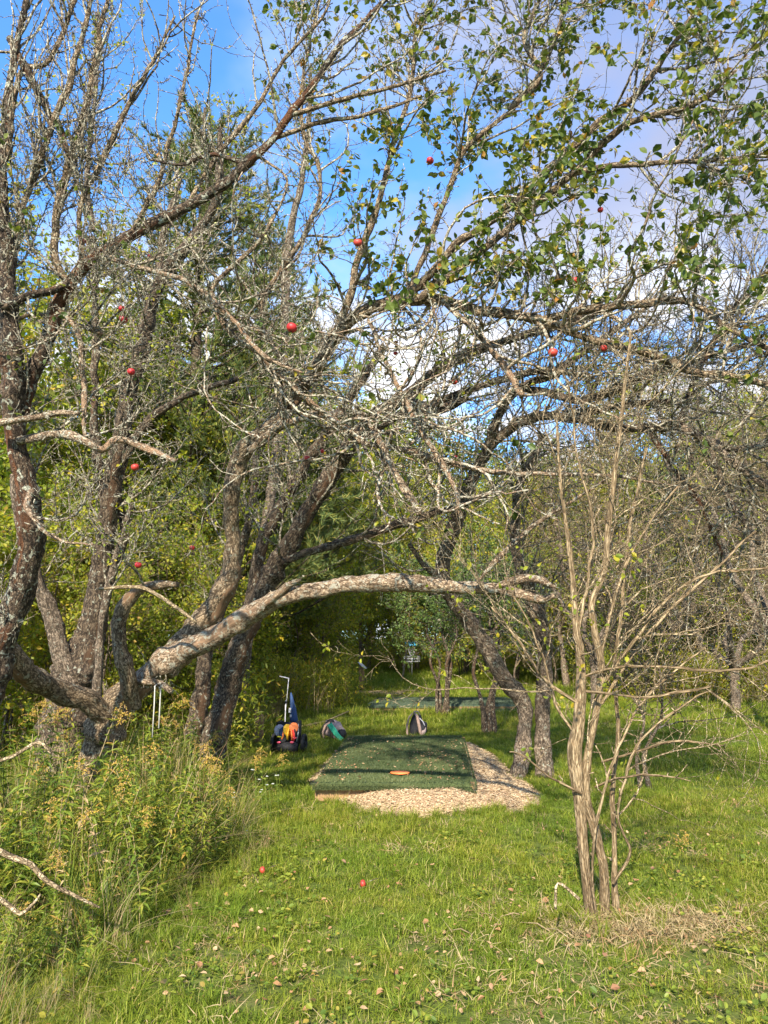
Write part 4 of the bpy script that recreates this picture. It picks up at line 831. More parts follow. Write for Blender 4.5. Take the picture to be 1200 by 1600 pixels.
build_tree('apple_tree', on_ground(325, 1172), 'dark leaning apple tree whose trunk slants up to the right behind the grey one', 'apple tree', gA, D_trunk, D_limbs, None, 'twig_lichen', 55, LV_MID(80, 650, 1600), spur=2500, lichen=2500,
  leaf=dict(K=700, per=(2, 4), size=(.03, .05), spread=.04, **{'from': 0}, mat='leaf_yellow', w=lambda A, ra, t: np.where(proj(A)[0] < 760, 1, .15)))
# E: forked tree right of the tee pad, its crown sweeping over the pad
E_trunk = [(PL((808, 1222, 9.7, 34), (815, 1180, 9.7, 29), (820, 1130, 9.7, 27), (815, 1095, 9.7, 32), (785, 1055, 9.6, 31), (758, 1010, 9.5, 31), (735, 975, 9.4, 28), (708, 940, 9.2, 26), (692, 905, 9.0, 27), (694, 870, 8.9, 28), (708, 825, 8.8, 28), (722, 785, 8.7, 26), (738, 745, 8.6, 24), (760, 705, 8.5, 23), (795, 672, 8.3, 21), (840, 650, 8.1, 19), (900, 655, 7.9, 17), (960, 668, 7.7, 16), (1020, 668, 7.5, 17), (1065, 668, 7.3, 17), (1110, 690, 7.1, 14), (1150, 725, 6.9, 12), (1230, 780, 6.8, 8)), 'bark_grey')]
E_limbs = [
 (PL((852, 1224, 9.8, 36), (848, 1170, 9.8, 30), (848, 1100, 9.8, 28), (852, 1040, 9.8, 27), (845, 980, 9.7, 28), (825, 920, 9.6, 24), (805, 850, 9.5, 18), (812, 760, 9.4, 14), (850, 680, 9.3, 10)), 'bark_grey'),
 (PL((740, 745, 8.6, 16), (765, 690, 8.4, 18), (790, 630, 8.2, 18), (825, 600, 8.0, 15), (870, 580, 7.9, 13), (940, 530, 7.8, 10), (1040, 460, 7.7, 7)), 'bark_grey'),
 (PL((800, 612, 8.1, 10), (840, 610, 8, 12), (900, 625, 7.8, 12), (960, 610, 7.6, 12), (1020, 580, 7.5, 10), (1100, 560, 7.4, 9), (1200, 530, 7.3, 7)), 'bark_grey'),
 (PL((1060, 668, 7.3, 12), (1080, 610, 7.3, 10), (1100, 560, 7.3, 10), (1150, 480, 7.3, 8), (1200, 420, 7.3, 7)), 'bark_torn'),
 (PL((1100, 685, 7.1, 10), (1150, 700, 7.0, 10), (1220, 690, 6.9, 8)), 'bark_grey'),
 (PL((1110, 700, 7.1, 8), (1140, 780, 7.0, 9), (1180, 840, 6.9, 8), (1230, 900, 6.9, 6)), 'bark_grey'),
 (PL((1010, 668, 7.5, 8), (1060, 740, 7.4, 8), (1100, 800, 7.3, 6), (1130, 870, 7.2, 4)), 'bark_torn'),
 (PL((870, 655, 8, 10), (930, 640, 7.9, 12), (1000, 630, 7.8, 11), (1060, 625, 7.7, 8)), 'bark_torn'),
 (PL((690, 905, 9.0, 12), (660, 880, 8.9, 8), (640, 850, 8.8, 6)), 'bark_grey'),
]
def rightw(A, ra, t): x, y, d = proj(A); return np.where(x > 760, 1.0, .18)
build_tree('apple_tree', on_ground(820, 1210), 'forked apple tree right of the tee mat with two grey lower trunks', 'apple tree', gA, E_trunk, E_limbs, None, 'twig_lichen', 66,
  [dict(K=220, L=(.6, 1.7), ang=52, up=.04, wander=.18, n=12, rmax=.014, rmin=.003, tmin=.25, w=rightw, slender=.012), dict(K=1600, L=(.2, .8), ang=48, up=.02, wander=.22, n=7, rmax=.007, rmin=.0024, tmin=.1, slender=.013), dict(K=3600, L=(.08, .34), ang=52, up=.02, wander=.25, n=5, rmax=.004, rmin=.0018, tmin=.1)],
  spur=4500, lichen=5000, leaf=dict(K=90, per=(1, 3), size=(.03, .045), spread=.03, mat='leaf_yellow', **{'from': 0}))

def PS(*rows): return px_limb([(a, b, c + .33, w) for a, b, c, w in rows], .70)
# F: many-stemmed pale shrub in front on the right
F_trunk = [(PS((928, 1480, 4.6, 26), (925, 1432, 4.6, 24), (917, 1390, 4.6, 19), (912, 1320, 4.6, 22), (904, 1240, 4.6, 26), (899, 1180, 4.6, 28), (905, 1120, 4.6, 26), (908, 1040, 4.6, 20), (898, 960, 4.6, 15), (892, 880, 4.6, 11), (880, 780, 4.6, 8), (868, 650, 4.6, 5)), 'bark_pale'),
 (PS((950, 1478, 4.62, 24), (946, 1425, 4.62, 22), (942, 1350, 4.6, 18), (928, 1290, 4.6, 20), (915, 1240, 4.6, 20), (920, 1170, 4.6, 16), (932, 1110, 4.6, 16), (938, 1040, 4.6, 16), (928, 980, 4.6, 15), (925, 940, 4.6, 15), (945, 890, 4.6, 14), (950, 820, 4.6, 13), (962, 740, 4.6, 12), (972, 640, 4.6, 9), (985, 520, 4.6, 6)), 'bark_pale'),
 (PS((968, 1478, 4.65, 17), (962, 1420, 4.65, 15), (960, 1335, 4.65, 11), (958, 1240, 4.65, 11), (966, 1130, 4.65, 9), (960, 1040, 4.65, 9), (972, 940, 4.65, 8), (985, 820, 4.65, 8), (1010, 700, 4.65, 6)), 'bark_pale')]
r = np.random.default_rng(8); F_limbs = [
 (PS((932, 1428, 4.55, 8), (926, 1380, 4.52, 6), (930, 1300, 4.5, 6), (945, 1230, 4.5, 6), (975, 1150, 4.5, 6), (1010, 1090, 4.5, 5), (1100, 1010, 4.45, 4)), 'bark_pale'),
 (PS((958, 1380, 4.6, 7), (985, 1330, 4.55, 6), (965, 1270, 4.5, 5), (995, 1170, 4.5, 6), (1040, 1120, 4.45, 5), (1110, 1080, 4.4, 3)), 'bark_pale'),
 (PS((935, 1080, 4.6, 8), (990, 1000, 4.5, 8), (1050, 930, 4.4, 7), (1120, 895, 4.35, 6), (1230, 885, 4.3, 5)), 'bark_pale'),
 (PS((940, 1100, 4.6, 8), (985, 1030, 4.6, 7), (1040, 960, 4.6, 7), (1100, 905, 4.6, 6), (1180, 830, 4.6, 4)), 'bark_pale'),
 (PS((905, 1060, 4.6, 6), (960, 1045, 4.5, 6), (1050, 1042, 4.4, 6), (1120, 1050, 4.35, 6), (1180, 1040, 4.3, 5), (1250, 1010, 4.25, 3)), 'bark_pale'),
 (PS((915, 1080, 4.5, 6), (1000, 1090, 4.4, 5), (1060, 1080, 4.4, 6), (1112, 1072, 4.4, 5)), 'bark_pale'),
 (PS((930, 1230, 4.6, 5), (975, 1212, 4.5, 5), (1030, 1210, 4.4, 4), (1080, 1218, 4.4, 2)), 'bark_pale'),
 (PS((940, 1190, 4.6, 6), (990, 1175, 4.5, 5), (1050, 1160, 4.4, 5), (1130, 1165, 4.4, 3)), 'bark_pale'),
 (PS((908, 1240, 4.55, 5), (860, 1210, 4.5, 4), (820, 1180, 4.45, 4), (797, 1174, 4.4, 3)), 'bark_pale'),
 (PS((905, 1100, 4.6, 8), (850, 1060, 4.6, 7), (810, 1000, 4.6, 6), (770, 950, 4.6, 4)), 'bark_pale'),
 (PS((900, 1150, 4.6, 7), (870, 1100, 4.6, 6), (855, 1040, 4.6, 5), (830, 980, 4.6, 4), (790, 900, 4.6, 3)), 'bark_pale'),
 (PS((905, 980, 4.6, 7), (925, 880, 4.6, 7), (920, 780, 4.6, 6), (900, 700, 4.6, 5), (890, 600, 4.6, 3)), 'bark_pale'),
 (PS((940, 1020, 4.6, 7), (960, 930, 4.6, 7), (1000, 840, 4.6, 5), (1060, 760, 4.6, 4)), 'bark_pale')]
def shrubw(A, ra, t): x, y, d = proj(A); return np.where((y < 1130) & (y > 640), 1.0, .2) * np.where(y < 1330, 1, .1) * np.where(y > 640, 1, .15)
build_tree('shrub', on_ground(936, 1436), 'tall bare shrub with several pale tan stems at the right front of the lawn', 'shrub', None, F_trunk, F_limbs, None, 'twig_pale', 77,
  [dict(K=78, L=(.3, 1.5), ang=48, up=.03, wander=.15, n=14, rmax=.0065, tmin=.12, w=shrubw, slender=.006, bias=(.7, 0, 0), rmin=.0015),
   dict(K=620, L=(.12, .65), ang=45, up=.03, wander=.19, n=9, rmax=.0034, tmin=.1, slender=.006, bias=(.2, 0, 0), rmin=.0013), dict(K=900, L=(.05, .2), ang=45, up=.03, wander=.2, n=5, rmax=.002, tmin=.1, rmin=.0009)],
  spur=900, lichen=0, leaf=dict(K=150, per=(1, 3), size=(.024, .042), spread=.02, mat='leaf_yellow', **{'from': 0}, w=lambda A, ra, t: np.where((proj(A)[0] < 1000) & (proj(A)[1] > 850), 1, .03)), single_leaves=0, rough=.09)

# small trees standing between the two pads
def clump_tree(px_, py_, stems, lab, seed, leafK, mat, barkk='bark_dark', crown=1.0, h=3.2, name='small_tree', lv=None, thin=1.0):
    r = np.random.default_rng(seed); b = on_ground(px_, py_); T = []
    for i in range(stems):
        a = r.random() * 6.283; lean = r.uniform(.15, .5) * crown; rows = []; x, y, z = b[0] + .12 * math.cos(a) * (i > 0), b[1] + .12 * math.sin(a) * (i > 0), b[2] - .05; rad = r.uniform(.035, .06) * thin
        for k in range(6):
            t = k / 5; rows.append((x + lean * h * .5 * math.cos(a) * t ** 1.3 + r.normal() * .04 * k, y + lean * h * .5 * math.sin(a) * t ** 1.3 + r.normal() * .04 * k, z + h * t * r.uniform(.9, 1), rad * (1 - .75 * t) * (1.3 if k == 0 else 1)))
        T.append((rows, barkk))
    return build_tree(name, b, lab, 'tree', None, T, [], None, 'twig_dark', seed, lv or LV_MID(40, 420, 900), leaf=dict(K=leafK, per=(3, 6), size=(.035, .065), spread=.06, mat=mat, **{'from': 0}), sides=8, step=.12)
CLV = [dict(K=44, L=(.5, 1.3), ang=60, up=.05, wander=.18, n=9, rmax=.014, rmin=.003, tmin=.48, slender=.014), dict(K=420, L=(.2, .6), ang=48, up=.05, wander=.22, n=6, rmax=.007, rmin=.0025, tmin=.1), dict(K=900, L=(.08, .25), ang=52, up=.03, wander=.25, n=4, rmax=.004, rmin=.002, tmin=.1)]
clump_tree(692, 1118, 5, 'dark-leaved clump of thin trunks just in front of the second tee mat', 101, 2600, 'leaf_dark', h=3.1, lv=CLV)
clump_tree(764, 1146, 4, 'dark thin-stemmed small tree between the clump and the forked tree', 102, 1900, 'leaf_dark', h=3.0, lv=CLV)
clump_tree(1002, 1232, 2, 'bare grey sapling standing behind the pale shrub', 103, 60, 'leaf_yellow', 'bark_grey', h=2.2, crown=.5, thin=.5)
def fork_apple(px_, py_, lab, seed, h=4.0, mat='leaf_bg', leafK=700, barkk='bark_grey', twig='twig_brown', spread=1.5, K=(50, 500, 1400), rad=.11):
    r = np.random.default_rng(seed); b = on_ground(px_, py_); L = []; t0 = [(b[0], b[1], b[2] - .05, rad * 1.35), (b[0] + .02, b[1], b[2] + .3, rad), (b[0] + .03, b[1], b[2] + h * .24, rad * .95)]
    top = np.array(t0[-1][:3])
    for i in range(5):
        a = i * 1.256 + r.random() * .7; rows = [(*top, rad * .7)]
        for k in range(1, 6):
            t = k / 5; rows.append((top[0] + spread * math.cos(a) * t + r.normal() * .1, top[1] + spread * math.sin(a) * t + r.normal() * .1, top[2] + h * .7 * t ** .8 * r.uniform(.6, 1.05), rad * .62 * (1 - .85 * t)))
        L.append((rows, barkk))
    return build_tree('apple_tree', b, lab, 'apple tree', None, [(t0, barkk)], L, None, twig, seed, LV_MID(*K, 1.15), leaf=dict(K=leafK, per=(2, 5), size=(.04, .065), spread=.06, mat=mat, **{'from': 0}), sides=9, step=.12)
fork_apple(1150, 1112, 'small forked apple tree with a pale trunk at the far right of the lawn', 201, h=4.2, spread=2.4)
fork_apple(1052, 1092, 'bare apple tree behind the shrub at the end of the lawn', 202, h=6.2, spread=2.6, leafK=500, K=(46, 420, 1100))
fork_apple(1230, 1150, 'tall bare apple tree rising at the right edge of the picture', 203, h=7.0, spread=2.6, leafK=400, K=(50, 500, 1300))
fork_apple(930, 1110, 'bushy apple tree half hidden behind the pale shrub', 204, h=5.2, spread=2.2, leafK=500, K=(40, 400, 900))

# ------------------------------------------------------------------ woods behind
def wood_tree(kind, seed, h):
    """background tree at the origin"""
    r = np.random.default_rng(seed); T = []; n = 1 if kind != 'thicket' else 4
    for i in range(n):
        a = r.random() * 6.283; rows = []; rad = h * .014 * (1 if n == 1 else .6); lean = r.uniform(0, .12 if n == 1 else .3) * h; off = .25 * (i > 0)
        for k in range(7):
            t = k / 6; rows.append((off * math.cos(a) + lean * math.cos(a) * t + r.normal() * .05 * k ** .5, off * math.sin(a) + lean * math.sin(a) * t + r.normal() * .05 * k ** .5, h * t - .1, rad * (1 - .82 * t) * (1.35 if k == 0 else 1)))
        T.append((rows, 'bark_grey' if kind != 'dark' else 'bark_dark'))
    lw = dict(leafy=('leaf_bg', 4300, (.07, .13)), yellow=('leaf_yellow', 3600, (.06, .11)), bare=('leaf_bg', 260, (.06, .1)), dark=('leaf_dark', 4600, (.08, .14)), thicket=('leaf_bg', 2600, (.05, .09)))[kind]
    lv = [dict(K=46, L=(h * .18, h * .40), ang=55, up=.10, wander=.12, n=8, rmax=h * .006, tmin=.10 if kind in ('leafy', 'dark', 'yellow') else .2, slender=.009), dict(K=560, L=(h * .06, h * .18), ang=48, up=.05, wander=.18, n=5, rmax=.012, rmin=.003, tmin=.1), dict(K=900 if kind != 'bare' else 2400, L=(h * .03, h * .09), ang=50, up=.03, wander=.2, n=4, rmax=.006, rmin=.0025, tmin=.1)]
    nm = {'leafy': 'leafy_tree', 'yellow': 'yellowing_tree', 'bare': 'bare_tree', 'dark': 'dark_tree', 'thicket': 'thicket_bush'}[kind]
    root, _, _ = build_tree(nm, (0, 0, 0), '', 'tree', None, T, [], None, 'twig_pale' if kind in ('bare', 'thicket') else 'twig_brown', seed, lv, leaf=dict(K=lw[1], per=(2, 4), size=lw[2], spread=.12, mat=lw[0], tmpl=(QUAD_V * np.array((.9, 1, 1)), QUAD_F), **{'from': 1}), sides=7, step=.3, rough=.06)
    return root
LAB = {'leafy': 'green leafy tree', 'yellow': 'yellowing light-leaved tree', 'bare': 'leafless pale-twigged tree', 'dark': 'dense dark green tree', 'thicket': 'many-stemmed brushy bush'}
protos = {}
for kd, sd, h in (('leafy', 301, 7.5), ('leafy', 302, 6.5), ('yellow', 303, 6.0), ('yellow', 304, 5.0), ('bare', 305, 7.0), ('bare', 306, 6.0), ('dark', 307, 5.5), ('thicket', 308, 3.6), ('thicket', 309, 3.0)):
    protos.setdefault(kd, []).append(wood_tree(kd, sd, h))
placed = set()
r = np.random.default_rng(500); spots = []
def spot(kd, px_, d, s=1.0): spots.append((kd, (px_ - 600) / 1200 * d, d, s))
# nearer trees at the left, in and behind the thicket
for kd, px_, d, s in [('thicket', 20, 10.5, .9), ('leafy', -80, 12, .9), ('thicket', 120, 12.5, 1), ('yellow', 60, 14, 1), ('leafy', 250, 15, .8), ('thicket', 270, 12.6, .9), ('leafy', 180, 16, 1.1), ('yellow', 320, 15.5, .95), ('thicket', 392, 16.5, .8), ('leafy', 420, 21, 1.05), ('thicket', 470, 22, .9), ('yellow', 490, 24, 1.15), ('leafy', 528, 31, 1.2), ('thicket', 510, 26, .9), ('yellow', 440, 25, 1.1), ('bare', 300, 20, 1.1), ('leafy', 60, 20, 1.2), ('yellow', 380, 24, 1.25), ('leafy', 260, 25, 1.2), ('yellow', 140, 24, 1.2),
  ('yellow', 565, 36, 1.2), ('leafy', 612, 40, 1.2), ('yellow', 650, 38, 1.3), ('dark', 690, 42, 1.3), ('leafy', 725, 36, 1.1), ('yellow', 760, 34, 1.1), ('yellow', 800, 30, 1.4), ('leafy', 845, 31, 1.1), ('bare', 880, 26, 1.1), ('dark', 900, 33, 1.2), ('yellow', 700, 30, .85), ('thicket', 790, 25, 1.2), ('leafy', 580, 44, 1.5), ('leafy', 520, 42, 1.6), ('yellow', 470, 40, 2.0), ('leafy', 640, 46, 1.5), ('yellow', 575, 39, 1.0), ('bare', 700, 38, .9),
  ('bare', 960, 24, 1.15), ('dark', 950, 29, 1.2), ('leafy', 1000, 27, 1.1), ('dark', 1045, 26, 1.1), ('bare', 1080, 22.5, 1.15), ('thicket', 1010, 23, 1.0), ('yellow', 1110, 27, 1.1), ('dark', 1150, 25, 1.2), ('bare', 1190, 22, 1.2), ('thicket', 1100, 23.5, 1.1), ('leafy', 1210, 28, 1.2), ('thicket', 1200, 23, 1.1), ('dark', 1270, 25, 1.2), ('leafy', 1330, 27, 1.3), ('bare', 1290, 21, 1.2),
  ('dark', 850, 38, 1.6), ('leafy', 980, 36, 1.6), ('dark', 1100, 36, 1.6), ('leafy', 1220, 36, 1.6), ('leafy', 350, 36, 1.6), ('dark', 200, 34, 1.6), ('leafy', 40, 32, 1.6), ('dark', -100, 24, 1.4), ('thicket', 640, 34.5, 1.0), ('thicket', 720, 33, 1.1), ('thicket', 530, 34, 1.0), ('thicket', 850, 27, 1.2), ('thicket', 920, 24.5, 1.1),
  ('thicket', 300, 11.2, .7), ('thicket', 200, 10.6, .75), ('thicket', -60, 9.5, .9)]: spot(kd, px_, d, s)
used = {k: 0 for k in protos}
for kd, x, y, s in spots:
    lst = protos[kd]; i = used[kd]; used[kd] += 1
    src = lst[i % len(lst)]; o = src if i < len(lst) else copy_tree(src)
    o.location = (x, y, float(hgt(x, y))); o.rotation_euler = (0, 0, r.random() * 6.283); o.scale = (s * r.uniform(.9, 1.1), s * r.uniform(.9, 1.1), s * r.uniform(.9, 1.08))
    ppx = 600 + 1200 * x / y; where = 'behind the left apple trees' if ppx < 330 else 'behind the leaning dark trunks' if ppx < 540 else 'beyond the second tee mat' if ppx < 830 else 'behind the pale shrub' if ppx < 1030 else 'at the far right end of the lawn'
    deep = 'front row' if y < 17 or (ppx > 900 and y < 24.6) or (540 < ppx <= 900 and y < 31) else 'middle row' if y < 30 else 'back row'
    tag(o, LAB[kd] + ' ' + where + ', ' + deep, 'tree', {'leafy': 'leafy trees', 'yellow': 'yellowing trees', 'bare': 'bare trees', 'dark': 'dark trees', 'thicket': 'thicket bushes'}[kd] + ' ' + where + ', ' + deep)
# far mass of the wood that closes the view
rf = np.random.default_rng(9); n = 24000; a = rf.uniform(-1.0, 1.0, n); dd = rf.uniform(46, 60, n); x = a * dd; y = dd; top = 14.5 + 3 * vnoise(a * 9, 0, 2) + 1.3 * vnoise(a * 40, 0, 5)
z = rf.random(n) ** .8 * top; pos = np.stack([x, y, z + hgt(x, y) * .6], -1); d = rf.normal(size=(n, 3))
V0 = np.vstack([QUAD_V * .35 + rf.normal(size=3) * .5 for _ in range(7)]); F0 = np.vstack([QUAD_F + 4 * i for i in range(7)])
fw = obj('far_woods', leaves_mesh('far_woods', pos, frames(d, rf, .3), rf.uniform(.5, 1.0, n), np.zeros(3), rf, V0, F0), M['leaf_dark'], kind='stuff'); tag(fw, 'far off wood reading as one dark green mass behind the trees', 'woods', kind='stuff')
# pine
def pine(b, h, lab, seed):
    r = np.random.default_rng(seed); b = np.array(b, float); root = empty('pine_tree', tuple(b), lab, 'pine tree')
    P, Rr = resample([(b[0], b[1], b[2] - .1, .24), (b[0] + .05, b[1], b[2] + h * .5, .13), (b[0], b[1], b[2] + h, .02)], .4, r); me = tubes_mesh('trunk', [(P[None], Rr[None])], 9, b, .08); obj('trunk', me, M['bark_dark'], root)
    pos, dirs, Ls = [], [], []
    zz = h * .12
    while zz < h * .985:
        f = zz / h; nb = r.integers(5, 8)
        for i in range(nb):
            a = r.random() * 6.283; L = (h * .36 * (1 - f) ** .75 + .25) * r.uniform(.55, 1.15); pos.append(b + np.array((0, 0, zz))); dirs.append((math.cos(a), math.sin(a), r.uniform(.15, .55))); Ls.append(L)
        zz += r.uniform(.22, .4)
    pos = np.array(pos); dirs = unit(np.array(dirs)); Ls = np.array(Ls); n = 8; Pb = np.empty((len(pos), n, 3)); Pb[:, 0] = pos; d = dirs.copy()
    for i in range(1, n): d = unit(d + r.normal(size=d.shape) * .09 + np.array((0, 0, .03))); Pb[:, i] = Pb[:, i - 1] + d * (Ls / (n - 1))[:, None]
    Rb = np.linspace(.03, .006, n)[None] * (Ls[:, None] / 2.5) ** .5
    for i in range(len(Pb)): obj('branch', tubes_mesh('branch', [(Pb[i:i + 1], Rb[i:i + 1])], 5, b), M['bark_dark'], root)
    tw = grow(sample([(Pb, Rb)], 2600, r, .15), r, (.2, .75), ang=45, up=.08, wander=.15, n=5, rmax=.008, rmin=.003); obj('twigs', tubes_mesh('twigs', [tw], 3, b), M['bark_dark'], root, 'stuff')
    p, t, rr, tt = sample([tw], 34000, r, .1); k = 6; p = np.repeat(p, k, 0); t = np.repeat(t, k, 0); d = unit(t * .9 + r.normal(size=t.shape) * .55 + np.array((0, 0, .15)))
    obj('needles', leaves_mesh('needles', p, frames(d, r, .2), r.uniform(.10, .19, len(p)), b, r, NEED_V * np.array((2.2, 1, 1)), NEED_F), M['needle'], root, 'stuff'); return root
def pine_at(px_, top_py, d, lab, seed):
    x = (px_ - 600) / 1200 * d; b = np.array((x, d, float(hgt(x, d)))); top = at(px_, top_py, d)[2]; return pine(b, top - b[2], lab, seed)
pine_at(288, 168, 15.5, 'tall pine tree rising behind the left apple trees', 601)
pine_at(395, 350, 21, 'shorter pine tree just right of the tall pine', 602)
# pale thin tree in the middle distance
b = at(372, 1080, 14) * np.array((1, 1, 0)); rows = [(*b, .10)] + [(*at(x, y, 14), w / 2400 * 14) for x, y, w in ((395, 940, 16), (425, 760, 16), (443, 600, 15), (447, 430, 14), (458, 340, 12), (470, 290, 10), (482, 200, 8), (486, 100, 6))]
build_tree('slender_tree', b, 'slender pale trunked tree rising straight behind the arching limb', 'tree', None, [(rows, 'bark_grey')], [], None, 'twig_lichen', 610, LV_MID(26, 220, 500), spur=300, leaf=dict(K=900, per=(2, 4), size=(.035, .055), spread=.05, mat='leaf_apple', **{'from': 0}), sides=10, step=.1)
for sx, base_px, lab, seed in ((590, (1088, 26), 'white-barked leaning sapling in front of the disc basket', 611), (1, (1, 1), '', 0)):
    if not seed: break
b = on_ground(628, 1066); rows = [(*b, .045), (*at(633, 1035, b[1]), .04), (*at(637, 1000, b[1]), .036), (*at(640, 960, b[1]), .03), (*at(644, 900, b[1]), .015)]
build_tree('sapling', b, 'white-barked leaning sapling just left of the disc basket', 'tree', None, [(rows, 'twig_pale')], [], None, 'twig_pale', 611, [dict(K=12, L=(.4, 1.0), ang=50, up=.1, wander=.12, n=6, rmax=.01, rmin=.004, tmin=.4), dict(K=90, L=(.15, .4), ang=50, up=.05, wander=.2, n=4, rmax=.006, rmin=.003)], leaf=dict(K=60, per=(2, 4), size=(.06, .09), spread=.06, mat='leaf_yellow', **{'from': 0}), sides=6, step=.2)

# ------------------------------------------------------------------ weeds
def weed_proto(seed, h, plume=0.0, leafmat_='weed', dense=1.0, lw=.017, ll=.11):
    r = np.random.default_rng(seed); b = np.zeros(3); root = empty('goldenrod', (0, 0, 0), '', 'plant')
    az = r.random() * 6.283; ln = r.uniform(.05, .25) * h; pts = [(ln * t ** 2 * math.cos(az) + r.normal() * .006, ln * t ** 2 * math.sin(az) + r.normal() * .006, h * t * (1 - .06 * t), .0042 * (1 - .7 * t) + .0008) for t in np.linspace(0, 1, 7)]
    P, Rr = resample(pts, .05, r); obj('stem', tubes_mesh('stem', [(P[None], Rr[None])], 5, b), M['straw'] if seed % 3 else M['weed'], root)
    n = int(85 * dense * h / .9); t = r.uniform(.12, 1, n) ** .8; idx = (t * (len(P) - 1)).astype(int); a = np.arange(n) * 2.4 + r.normal(size=n) * .3
    d = np.stack([np.cos(a), np.sin(a), r.uniform(.15, .9, n)], -1); V0 = np.array([(0, 0, 0), (.5, .28, .02), (.42, .62, .0), (0, 1, -.1), (-.42, .62, .0), (-.5, .28, .02), (0, .45, -.03)]) * np.array((lw / ll * 2, 1, 1))
    obj('foliage', leaves_mesh('foliage', P[idx], frames(d, r, .85), ll * r.uniform(.5, 1.25, n) * (1 - .45 * t), b, r, V0, LEAF_F, curl=.9), M[leafmat_], root, 'stuff')
    if plume:
        pp, dd = [], []; top = P[-1]
        for i in range(int(11 * plume)):
            aa = r.random() * 6.283; L = r.uniform(.05, .15); z0 = top - np.array((0, 0, r.random() * .14 * plume))
            for k in range(12):
                u = k / 11; pp.append(z0 + np.array((math.cos(aa) * L * u, math.sin(aa) * L * u, .10 * u - .11 * u * u)) + r.normal(size=3) * .005)
        pp = np.repeat(np.array(pp), 3, 0); obj('plume', leaves_mesh('plume', pp, frames(r.normal(size=pp.shape) + np.array((0, 0, .6)), r, .3), r.uniform(.006, .014, len(pp)), b, r, QUAD_V, QUAD_F), M['plume'], root, 'stuff')
    return root
WP = [weed_proto(701, .95, 0), weed_proto(702, .85, 0, dense=1.2), weed_proto(703, 1.05, 1.0, dense=.8), weed_proto(704, .75, 0, dense=1.2, lw=.022), weed_proto(705, .95, 1.2, 'weed', .7), weed_proto(706, .6, 0, dense=1.4, lw=.02), weed_proto(707, .9, .9, 'straw', .5)]
WL = [('green goldenrod plant without flowers', 'flowerless goldenrod plants'), ('green goldenrod plant without flowers', 'flowerless goldenrod plants'), ('tall goldenrod with yellow plume', 'flowering goldenrod plants'), ('green goldenrod plant without flowers', 'flowerless goldenrod plants'), ('tall goldenrod with yellow plume', 'flowering goldenrod plants'), ('green goldenrod plant without flowers', 'flowerless goldenrod plants'), ('brown dried-out goldenrod', 'dried goldenrod plants')]
r = np.random.default_rng(720); first = [True] * 7; cnt = 0; prot_used = []
while cnt < 285:
    y = 3.7 + 8.5 * r.random() ** 1.4; e = float(weed_edge(y)); x = e - .12 - abs(r.normal()) * (.55 + .12 * y)
    if x < -.56 * y - .5 or (y < 4.3 and r.random() < .5): continue
    i = int(r.choice(7, p=[.22, .2, .09, .18, .07, .17, .07])); o = WP[i] if first[i] else copy_tree(WP[i]); first[i] = False; cnt += 1
    near_edge = math.exp(-max(0, e - x) * 3); s = r.uniform(.78, 1.1) * (1 - .45 * near_edge) * (.6 if y < 4.6 else 1)
    o.location = (x, y, float(hgt(x, y)) - .01); o.rotation_euler = (r.normal() * .1, r.normal() * .1, r.random() * 6.283); o.scale = (s, s, s * r.uniform(.9, 1.1)); wh = 'at the very front left' if y < 4.8 else 'among the near weeds on the left' if y < 6.3 else 'round the foot of the main apple tree' if y < 8.8 else 'behind the main apple tree'
    if e - x < .35: wh = 'on the lawn edge ' + wh.replace('the main apple tree', 'the main tree').replace('among the near weeds on the left', 'of the near weeds')
    tag(o, WL[i][0] + ' ' + wh, 'goldenrod', WL[i][1] + ' ' + wh)
o = copy_tree(WP[4]); q = on_ground(985, 1400); o.location = tuple(q); o.scale = (.62, .62, .62); o.rotation_euler = (0, .95, .2); tag(o, 'lone goldenrod stalk bent over the lawn right of the pale shrub', 'goldenrod')
if 'group' in o: del o['group']
# yellow spray in front of the cart
for dx, px_ in ((0, 420), (1, 404), (2, 436)):
    o = copy_tree(WP[4]); x = (px_ - 600) / 1200 * 7.3; o.location = (x, 7.3 + dx * .15, float(hgt(x, 7.3))); o.scale = (.62, .62, .62 + .1 * (dx == 0)); o.rotation_euler = (0, 0, dx * 2.0)
    tag(o, ['bright yellow goldenrod in front of the disc cart, tallest of three', 'yellow goldenrod just left of the one in front of the disc cart', 'short yellow goldenrod overlapping the disc cart'][dx], 'goldenrod')
    if 'group' in o: del o['group']
# filler weeds, tall grass and brush: uncountable
fc = proto_objs([blade_clump(rg, 44, .10, .30, .80, .009, .9, 5, dry=.18) for _ in range(4)], M['weed'])
x = []; y = []
while len(x) < 700:
    yy = 3.2 + 16 * rg.random() ** 1.3; xx = float(weed_edge(yy)) + .05 - abs(rg.normal()) * (.6 + .2 * yy)
    if xx > -.6 * yy - 1: x.append(xx); y.append(yy)
x = np.array(x); y = np.array(y); sc = rg.uniform(.5, 1.1, len(x)) * np.clip(.35 + (weed_edge(y) - x) * 1.2, .35, 1) * np.where(y < 4.4, .55, 1)
scatter('tall_grass', np.stack([x, y, hgt(x, y)], -1), rg.random(len(x)) * 6.283, sc, fc, 4, rg, 'tall unmown grass filling the weed patch on the left', 'grass', .2)
dc = proto_objs([blade_clump(rg, 26, .12, .3, .9, .005, .8, 5, dry=1.0) for _ in range(3)], M['straw'])
k = rg.random(len(x)) < .5; x2, y2 = x[k] + .1, y[k] + .05; scatter('dry_stalks', np.stack([x2, y2, hgt(x2, y2)], -1), rg.random(k.sum()) * 6.283, sc[k] * 1.05, dc, 3, rg, 'straw-coloured dry stalks among the weeds on the left', 'dry grass', .3)
